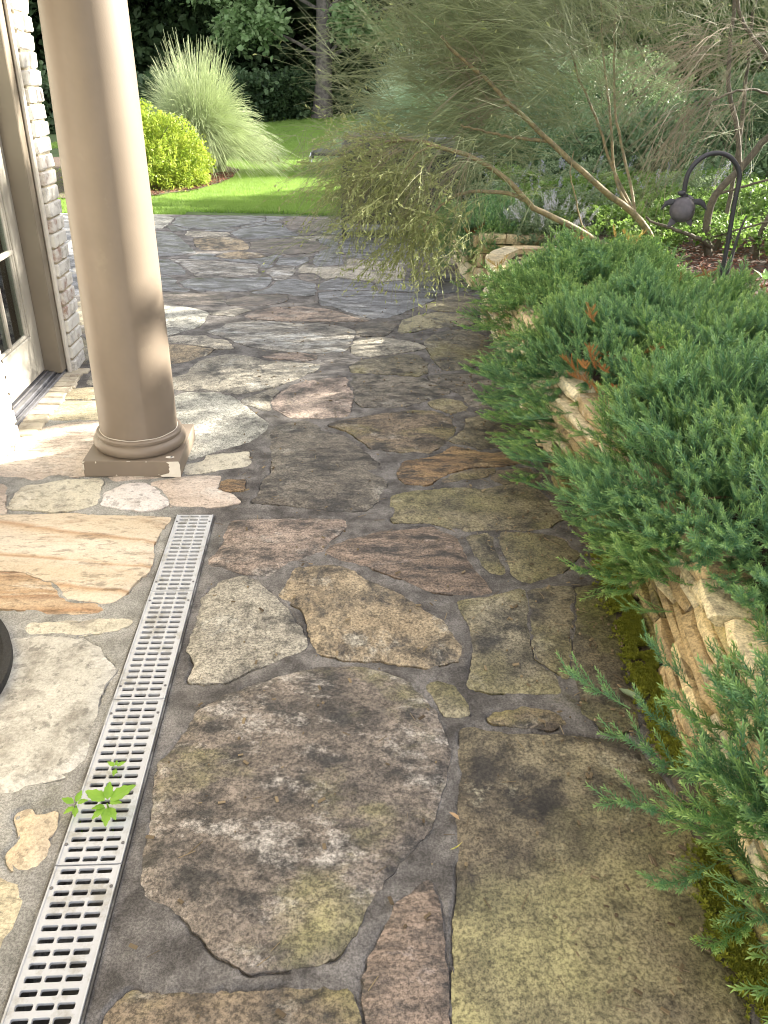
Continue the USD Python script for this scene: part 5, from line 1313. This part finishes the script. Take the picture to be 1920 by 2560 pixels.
for (lab, p, sc, spec) in (('larger bright green weed sprouting from the drain grate', (-.498, 1.222, 0), 1.0, [(2.65, .055, .25), (.55, .062, .35), (1.6, .040, .6), (-.2, .030, .3), (-2.4, .036, -.15), (-1.5, .040, -.3), (-.9, .034, -.2), (3.4, .028, .2)]),
                           ('small pale weed leaning over the left rim of the drain', (-.573, 1.235, 0), .62, [(2.8, .05, .3), (1.3, .045, .5), (3.9, .042, .1), (.2, .040, .3), (-1.4, .04, .0)]),
                           ('tiny weed tip in a slot farther up the drain', (-.512, 1.347, 0), .45, [(2.6, .05, .3), (.5, .05, .3), (-1.6, .045, .1), (1.5, .03, .6)])):
    wd_ = thing('weed', lab, 'weed', p)
    for (a, l, e) in spec:
        m = serrated(l * sc, l * sc * .52)
        m.apply_transform(trimesh.transformations.rotation_matrix(-e, [0, 1, 0])); m.apply_translation([.006 * sc, 0, 0]); m.apply_transform(trimesh.transformations.rotation_matrix(a, [0, 0, 1])); m.apply_translation([0, 0, .035 * sc + .008 + (.012 * sc if e > .2 else 0)])
        obj('leaf', m, WEED, wd_)
    obj('stem', tube(np.array([[0, 0, -.06], [.002, 0, -.01], [0, 0, .05 * sc]]), .0018, 6), WEED, wd_)

# ================================================================== LAWN
def lawn_z(x, y):
    x, y = np.asarray(x, float), np.asarray(y, float)
    return -.035 + .06 * np.clip(x + .3, -14, 10) * np.clip((y - 14) / 18, 0, 1)


LAWN_G = plain('lawn_soil', (.05, .085, .018), rough=.95, noise=.25, nscale=8)
far_w = Polygon([(-70, 9.62), (-3.2, 9.62), (-1.06, 9.75), (.4, 9.85), (1.6, 9.86), (3, 10.8), (5, 12), (9.5, 12.3), (9.5, -30), (70, -30), (70, 110), (-70, 110)])
P, T = fill(far_w.difference(sbox(-3.25, -40, 9.4, 9.3)), 2.5, 2.0)
obj('lawn', (np.c_[P, lawn_z(P[:, 0], P[:, 1])], T), LAWN_G, smooth=True, kind='structure', label='mown green lawn sloping to the woods')
obj('ground', (np.array([[-400, -400, -.4], [400, -400, -.4], [400, 400, -.4], [-400, 400, -.4]]), np.array([[0, 1, 2], [0, 2, 3]])), GROUND, kind='structure', label='ground beyond the garden')
BLADE = leaf_mat('grass_blades', (.125, .25, .035), (.205, .36, .055), tipcol=(.29, .42, .10), trans=.45, rough=.5)


def turf(seed, size, n, hmin, hmax, w):
    r = np.random.default_rng(seed); V, F, Tp = [], [], []
    for i in range(n):
        p = np.r_[r.uniform(-size / 2, size / 2, 2), 0]; a = r.uniform(0, 6.28); h = r.uniform(hmin, hmax)
        s = np.array([math.cos(a), math.sin(a), 0]) * w * r.uniform(.7, 1.2); l = np.r_[r.normal(0, .35, 2), 0] * h
        b = len(V)
        V += [p - s / 2, p + s / 2, p + l * .4 + s * .4 + [0, 0, h * .6], p + l * .4 - s * .4 + [0, 0, h * .6], p + l + [0, 0, h]]
        F += [[b, b + 1, b + 2], [b, b + 2, b + 3], [b + 3, b + 2, b + 4]]
        Tp += [0, 0, .5, .5, 1]
    return trimesh.Trimesh(V, F, process=False), np.array(Tp)


lr = np.random.default_rng(31)
tn = [turf(400 + i, .5, 1500, .035, .065, .0042) for i in range(3)]
tf_ = [turf(410 + i, 1.0, 1600, .035, .065, .009) for i in range(2)]
pos, idx = [], []
for gx in np.arange(-4.5, 3.0, .42):
    for gy in np.arange(9.95, 19.5, .42):
        x, y = gx + lr.uniform(-.05, .05), gy + lr.uniform(-.05, .05)
        if far_w.buffer(-.24).contains(Point(x, y)) and not (x > 1.9 and y < 12):
            pos.append((x, y, float(lawn_z(x, y)) - .001)); idx.append(int(lr.integers(3)))
for gx in np.arange(-6, 7, .8):
    for gy in np.arange(19.5, 36, .8):
        x, y = gx + lr.uniform(-.1, .1), gy + lr.uniform(-.1, .1)
        pos.append((x, y, float(lawn_z(x, y)) - .001)); idx.append(3 + int(lr.integers(2)))
instancer('/World', 'lawn_grass', [(m, BLADE, t) for m, t in tn + tf_], pos, Rot.from_euler('z', lr.integers(4, size=len(pos)) * np.pi / 2).as_quat(), np.ones(len(pos)), idx, label='short green blades of lawn grass')
# mulch bed round the shrubs left of the lawn
bedp = ragged([(-6, 10.9), (-3.2, 10.7), (-2.35, 11.15), (-1.85, 11.9), (-1.55, 13.2), (-1.55, 14.6), (-2.2, 15.6), (-4, 16), (-6, 15.5)], .06, 5, .1)
P, T = fill(bedp, .2, .1)
obj('mulch_bed', (np.c_[P, np.full(len(P), .012)], T), SOIL, smooth=True, kind='structure', label='mulched bed left of the lawn')
n = 2600
q = lr.uniform([-3.2, 10.8], [-1.5, 14], (n, 2)); q = q[shapely.contains_xy(bedp, q[:, 0], q[:, 1])]
n = len(q)
instancer('/World', 'bark_mulch', [(m, MULCH, None) for m in chipm], np.c_[q, np.full(n, .02)], quat_rand(n, lr, .3), lr.uniform(.9, 1.8, n), lr.integers(3, size=n), label='red-brown bark chips under the golden shrub left of the lawn')

# ------------------------------------------------------------------ shrubs beside the lawn
SPIR = leaf_mat('golden_shrub_leaves', (.21, .31, .035), (.38, .44, .065), trans=.4, rough=.5)
sp_ = [leaf_cluster(12, .06, .042, .020, 500 + i, flat=.8) for i in range(4)]


def leafy_mound(name, label, cat_, c, rx, ry, hz, n, protos, m, lumps=.35, group=None):
    path = thing(name, label, cat_, c, group=group)
    u = lr.normal(0, 1, (n, 3)); u /= np.linalg.norm(u, axis=1, keepdims=True); u[:, 2] = np.abs(u[:, 2])
    f = 1 - lumps / 2 + lumps * meshkit.fbm(u * 3.2 + c[0] * 3, 3, 2)
    p = u * [rx, ry, hz] * f[:, None] * (lr.random((n, 1)) ** .22)
    d = u + lr.normal(0, .5, (n, 3))
    instancer(path, 'foliage', [(g_, m, None) for g_ in protos], p, frames(d, lr.normal(0, 1, (n, 3))), lr.uniform(.7, 1.3, n), lr.integers(len(protos), size=n))
    st = [tube(np.array([[0, 0, -.05], [math.cos(a) * rx * .3, math.sin(a) * ry * .3, hz * .4], [math.cos(a) * rx * .7, math.sin(a) * ry * .7, hz * .75]]), [.016, .01, .004], 6) for a in np.arange(9) * .7]
    obj('stems', cat(st), BARK_D, path)
    return path


leafy_mound('golden_shrub', 'rounded yellow-green shrub lit by the sun behind the column', 'shrub', (-2.76, 12.35, 0), 1.04, 1.0, 1.05, 4200, sp_, SPIR, .55)
GRS1 = plain('silver_grass_blades', (.34, .40, .20), rough=.5, noise=.22, nscale=6)
GRS2 = plain('blue_grass_blades', (.21, .31, .19), rough=.5, noise=.22, nscale=6)


def grass_clump(label, c, R, H, n, m, seed, w=.007):
    r = np.random.default_rng(seed); path = thing('ornamental_grass', label, 'ornamental grass', c)
    S = []; t = np.linspace(0, 1, 11)[:, None]
    for i in range(n):
        a = r.uniform(0, 6.28); k = r.random() ** .8
        b = np.array([math.cos(a), math.sin(a), 0]) * r.uniform(0, .40)
        L_ = H * r.uniform(.75, 1.25) * 1.25; out = np.array([math.cos(a + r.normal(0, .3)), math.sin(a + r.normal(0, .3)), 0])
        lean = .15 + .75 * k
        reach = R * (.12 + .85 * k) * r.uniform(.75, 1.15)
        zz = L_ * (1 - .28 * k) * (t - (.20 + .78 * k) * t ** 2.1)
        S.append(b + out * reach * t ** 1.7 + np.array([0, 0, 1]) * zz + r.normal(0, .02, 3) * t)
    curves(path, 'blades', S, r.uniform(.7, 1.3, n) * w, m, kind='stuff')
    return path


grass_clump('tall fountain of pale silver grass behind the golden shrub', (-2.15, 14.3, .0), 1.30, 1.66, 5200, GRS1, 3)
grass_clump('blue-green fountain grass beyond the grill', (1.5, 15.3, -.03), 1.6, 1.75, 4200, GRS2, 4)
grass_clump('second blue-green grass clump farther right behind the broom', (4.2, 17.0, -.03), 1.6, 2.2, 3200, GRS2, 5)
GREY = leaf_mat('grey_green_shrub', (.10, .17, .08), (.18, .26, .12), trans=.35)
gm_ = [leaf_cluster(14, .10, .06, .03, 520 + i, flat=.8) for i in range(3)]
for i, (x, y, r_, h_, lab) in enumerate([(3.6, 10.2, 1.1, 1.1, 'soft green shrub behind the catmint'), (5.8, 11.5, 1.4, 1.6, 'taller green shrub at the back of the bed'), (5.4, 16.5, 1.8, 2.0, 'broad shrub at the far right of the lawn'), (7.8, 9.0, 1.3, 1.7, 'green shrub at the right end of the bed'), (1.75, 10.3, .95, 1.15, 'dark green shrub behind the grill'), (4.6, 8.6, .8, .9, 'low shrub behind the tall broom')]):
    leafy_mound('garden_shrub', lab, 'shrub', (x, y, .1 if y < 12 else -.04), r_, r_, h_, 2200, gm_, GREY, .5)

# ------------------------------------------------------------------ grill
gx, gy = .14, 8.45
grill = thing('barbecue_grill', 'black barbecue grill with side shelf behind the broom twigs', 'grill', (gx, gy, 0))
for (a, b) in ((0, 0), (1.1, 0), (0, .55), (1.1, .55)):
    obj('leg', rbx(a - .022, a + .022, b - .022, b + .022, .09, .80, .005), BLACK, grill)
    wv = trimesh.creation.cylinder(radius=.055, height=.035, sections=24); wv.apply_transform(trimesh.transformations.rotation_matrix(np.pi / 2, [0, 1, 0])); wv.apply_translation([a, b, .058])
    obj('wheel', wv, RUBBER, grill, smooth=40)
obj('cabinet', cat([rbx(.023, 1.077, .005, .545, .14, .20, .01), rbx(.03, 1.07, .45, .54, .201, .78, .01)]), BLACK, grill)
for k in range(2):
    d_ = obj('cabinet_door', rbx(.035 + k * .52, .535 + k * .52, -.012, .008, .205, .775, .008), BLACK, grill)
    obj('handle', tube(np.array([[.49 + k * .09, -.03, .6], [.49 + k * .09, -.03, .74]]), .009, 8), STEEL, d_)
obj('firebox', rbx(-.02, 1.12, -.06, .56, .802, .87, .02), BLACK, grill)
lidp = trimesh.creation.extrude_polygon(Polygon([(-.05, 0)] + [(.25 - .30 * math.cos(t), .11 * math.sin(t)) for t in np.linspace(.15, np.pi - .15, 16)] + [(.55, 0)]), 1.1, engine='earcut')
v = lidp.vertices.copy(); lidp.vertices = np.c_[v[:, 2], v[:, 0], v[:, 1] + .872]
lidp.invert() if lidp.volume < 0 else None
ld = obj('lid', lidp, BLACK, grill, smooth=40)
obj('handle', tube(np.array([[.1, -.08, .93], [1.0, -.08, .93]]), .012, 10), BLACK, ld)
obj('side_shelf', cat([rbx(-.30, -.025, -.02, .54, .775, .80, .008), rbx(-.325, -.301, -.02, .54, .745, .808, .008)]), BLACK, grill)
obj('side_shelf', cat([rbx(1.125, 1.40, -.02, .54, .775, .80, .008), rbx(1.401, 1.425, -.02, .54, .745, .808, .008)]), BLACK, grill)
for k in range(3):
    obj('tool_hook', tube(spline([(-.328, .05 + k * .2, .77), (-.345, .05 + k * .2, .74), (-.335, .05 + k * .2, .70), (-.318, .05 + k * .2, .72)], 10), .005, 6), STEEL, grill)
for k in range(4):
    kn = trimesh.creation.cylinder(radius=.026, height=.03, sections=20); kn.apply_transform(trimesh.transformations.rotation_matrix(np.pi / 2, [1, 0, 0])); kn.apply_translation([.18 + k * .25, -.076, .838])
    obj('knob', kn, STEEL, grill, smooth=40)

# ================================================================== TREES
BARK_T = plain('tree_bark', (.13, .115, .10), rough=.9, noise=.3, nscale=7, bump=1.0, bscale=26)
BARK_K = plain('dark_tree_bark', (.05, .045, .04), rough=.9, noise=.3, nscale=7)
LF_L = leaf_mat('maple_leaves', (.19, .31, .12), (.33, .45, .22), trans=.42, rough=.4)
LF_M = leaf_mat('oak_leaves', (.05, .10, .028), (.09, .16, .045), trans=.3, rough=.45)
LF_D = leaf_mat('dark_woodland_leaves', (.045, .085, .038), (.105, .165, .07), trans=.25, rough=.5)
LC = [leaf_cluster(16, .42, .21, .15, 600 + i, flat=.55) for i in range(4)]
tr = np.random.default_rng(90)


def tree(name, label, base, H, r0, blobs, m, bark=BARK_T, dens=1.0, gap=.43, cat_='tree', scale=1.0, group=None):
    """trunk with limbs to each leaf mass; the masses are clumped, with gaps"""
    path = thing(name, label, cat_, base, group=group)
    tp = spline([(0, 0, -.3), (tr.normal(0, .06), tr.normal(0, .06), H * .3), (tr.normal(0, .15), tr.normal(0, .15), H * .65), (tr.normal(0, .2), tr.normal(0, .2), H)], 16)
    rad = r0 * (1 - .75 * np.linspace(0, 1, 16)) ; rad[0] *= 1.35; rad[1] *= 1.1
    obj('trunk', tube(tp, rad, 12), bark, path, smooth=60)
    pos = []; lim = []
    for (cx, cy_, cz, rx, ry, rz_) in blobs:
        n = int(dens * 62 * (rx * ry * rz_) ** .78)
        u = tr.normal(0, 1, (n * 3, 3)); u /= np.linalg.norm(u, axis=1, keepdims=True)
        p = u * (tr.random((n * 3, 1)) ** .38) * [rx, ry, rz_] + [cx, cy_, cz]
        g_ = meshkit.fbm((p + np.array(base)) * .8, 3, 13)
        p = p[g_ > gap][:n]
        pos.append(p)
        k = min(int(np.clip(cz / H, .25, .95) * 13), 13)
        a = tp[k]; e = np.array([cx, cy_, cz]); q = np.linspace(0, 1, 7)[:, None]
        if np.linalg.norm(e - a) > .5:
            lim.append(tube(a + (e - a) * q + np.array([0, 0, .12]) * np.linalg.norm(e - a) * np.sin(q * np.pi) * .5, np.linspace(rad[k] * .26, rad[k] * .08, 7), 6))
    pos = np.vstack(pos); n = len(pos)
    if lim:
        obj('limbs', cat(lim), bark, path)
    instancer(path, 'crown', [(g_, m, None) for g_ in LC], pos, quat_rand(n, tr, .6), tr.uniform(.7, 1.4, n) * scale, tr.integers(4, size=n))
    return path


def crown_blobs(r, R, z0, z1, n):
    out = []
    for i in range(n):
        f = (i + .5) / n; a = i * 2.4 + r.normal(0, .3); rr = R * math.sin(np.pi * (.12 + .80 * f)) * r.uniform(.5, .75)
        out.append((math.cos(a) * rr, math.sin(a) * rr, z0 + (z1 - z0) * f, R * r.uniform(.42, .6), R * r.uniform(.42, .6), (z1 - z0) / n * r.uniform(1.3, 1.9)))
    return out


# the maple with the pale trunk at the lawn's far edge
tree('maple_tree', 'tall maple with straight grey trunk at the far edge of the lawn', (-.33, 33.6, -.05), 11, .36,
     [(-2.4, -1.2, 2.9, 1.3, 1.2, .8), (-3.4, -.8, 4.4, 1.6, 1.3, 1.0), (-1.8, -1.0, 5.6, 1.5, 1.3, 1.1), (1.6, -1.0, 3.2, 1.2, 1.0, .9), (2.4, -.8, 4.8, 1.6, 1.3, 1.2), (1.0, .6, 6.2, 1.6, 1.5, 1.2), (-1.2, -.4, 7.8, 2.2, 2.0, 1.6), (1.8, 0, 8.8, 2.0, 1.8, 1.5), (0, 0, 10.6, 1.8, 1.8, 1.4), (3.8, -.6, 3.2, 1.4, 1.2, 1.0), (5.2, -.2, 4.2, 1.6, 1.3, 1.2)], LF_L, dens=1.5, gap=.44, scale=.9)
tree('maple_tree', 'leafy tree with drooping sunlit branch at the left of the woods', (-9.0, 36.0, -.05), 10, .3,
     [(1.6, -2.8, 4.5, 1.2, 1.0, .5), (3.0, -2.6, 4.3, 1.0, .8, .4), (0, 0, 6, 2.4, 2.2, 2), (-2, 0, 7.5, 2.2, 2, 1.6), (1, 0, 9, 2.2, 2, 1.6)], LF_L, dens=.8)
labs = ['dark tree in the woods left of the maple', 'dark tree in the woods behind the silver grass', 'dark tree at the back of the woods behind the maple', 'dark tree in the woods right of the maple', 'dark tree at the back of the woods far right', 'dark tree behind the tall broom shrub', 'dark tree at the left end of the woods', 'dark tree at the back left of the woods', 'dark tree deep in the woods at centre', 'dark tree at the right end of the woods']
for i, (x, y) in enumerate([(-4.8, 37.5), (-8.5, 40), (-1.5, 41), (4.5, 38.5), (9.5, 40), (11.5, 33), (-15, 38), (-12, 43), (2.0, 44), (16, 36)]):
    tree('woodland_tree', labs[i], (x, y, -.05), 13 + tr.uniform(-1, 2), .32, crown_blobs(tr, 3.4, 2.5, 14, 9), LF_D, BARK_K, dens=1.15, gap=.38, scale=1.35)
# dark understorey that closes the view into the woods
n = 5200
p = np.c_[tr.uniform(-26, 24, n), 36.5 + tr.random(n) * 9, tr.random(n) ** 1.1 * 8.5 - .1]
k = p[:, 1] > 36.5 + .25 * p[:, 2]
p = p[k]; n = len(p)
instancer('/World', 'woodland', [(g_, LF_D, None) for g_ in LC], p, quat_rand(n, tr, .6), tr.uniform(1.6, 2.8, n), tr.integers(4, size=n), label='dark mass of woodland foliage closing the view')
n = 1500
xx = tr.uniform(-12, -.9, n); yy = 33.2 + np.maximum(xx + .9, -5) * 1.3 + tr.random(n) * 2.2
p = np.c_[xx, yy, lawn_z(xx, yy) + tr.random(n) ** .8 * 1.5]
instancer(thing('hedge', 'dark clipped-looking thicket along the woods edge left of the maple', 'hedge'), 'foliage', [(g_, LF_D, None) for g_ in LC], p, quat_rand(n, tr, .6), tr.uniform(.6, 1.1, n), tr.integers(4, size=n))

# the row of trees on the right, beyond the frame: they shade the patio
def shade(label, x, y, H, blobs, m=LF_M, dens=1.5, gap=.36):
    return tree('garden_tree', label, (x, y, -.05), H, .2, blobs, m, dens=dens, gap=gap, group=None, scale=1.1)


def hedge_blobs(r, w, z0, z1, nrow):
    out = []
    for z in np.arange(z0, z1, .95):
        for a in (-.55, .55):
            out.append((r.normal(0, .25), a * w + r.normal(0, .2), z + r.uniform(-.2, .2), 1.1, w * .62, .85))
    return out


hr = np.random.default_rng(55)
for i, (y, top, lab) in enumerate([(-2.2, 6.4, 'tree in the row right of the garden, nearest'), (.6, 6.5, 'tree in the row right of the garden, second'), (3.4, 6.6, 'tree in the row right of the garden, third'), (5.5, 6.6, 'tree in the row right of the garden, fourth'), (9.2, 5.3, 'low tree in the row right of the garden, fifth'), (12.0, 6.3, 'tree in the row right of the garden, sixth'), (14.4, 6.5, 'tree in the row right of the garden, last')]):
    bl = hedge_blobs(hr, 1.5, 1.6, top - .75, 0)
    if i == 4:
        bl = [b for b in bl if b[2] < 3.2]
    if i == 3:
        bl += [(0, 1.8, 5.0, .9, .7, .42)]
    if i == 5:
        bl += [(0, -1.7, 5.2, .9, .8, .3)]
    shade(lab, 10.0, y, top - .4, bl)
for y, x in ((7.9, 9.2), (9.9, 10.6)):
    shade('slender open tree with sparse leaves in the gap of the right hand row' if y < 9 else 'second slender open tree behind the low one', x, y, 7.6, [(hr.normal(0, .3), hr.normal(0, .55), z, .9, .9, .55) for z in np.arange(5.4, 8.2, 1.0)], dens=.07, gap=.40)
for i, (x, y, H, lab) in enumerate([(12, 25, 9, 'tree beyond the lawn on the right, nearest'), (12.5, 29, 10, 'tree beyond the lawn on the right, middle'), (13, 33, 10, 'tree beyond the lawn on the right, farthest')]):
    tree('garden_tree', lab, (x, y, -.05), H, .28, crown_blobs(hr, 2.9, 1.6, H + 1, 8), LF_M, dens=1.4, gap=.38, scale=1.2)
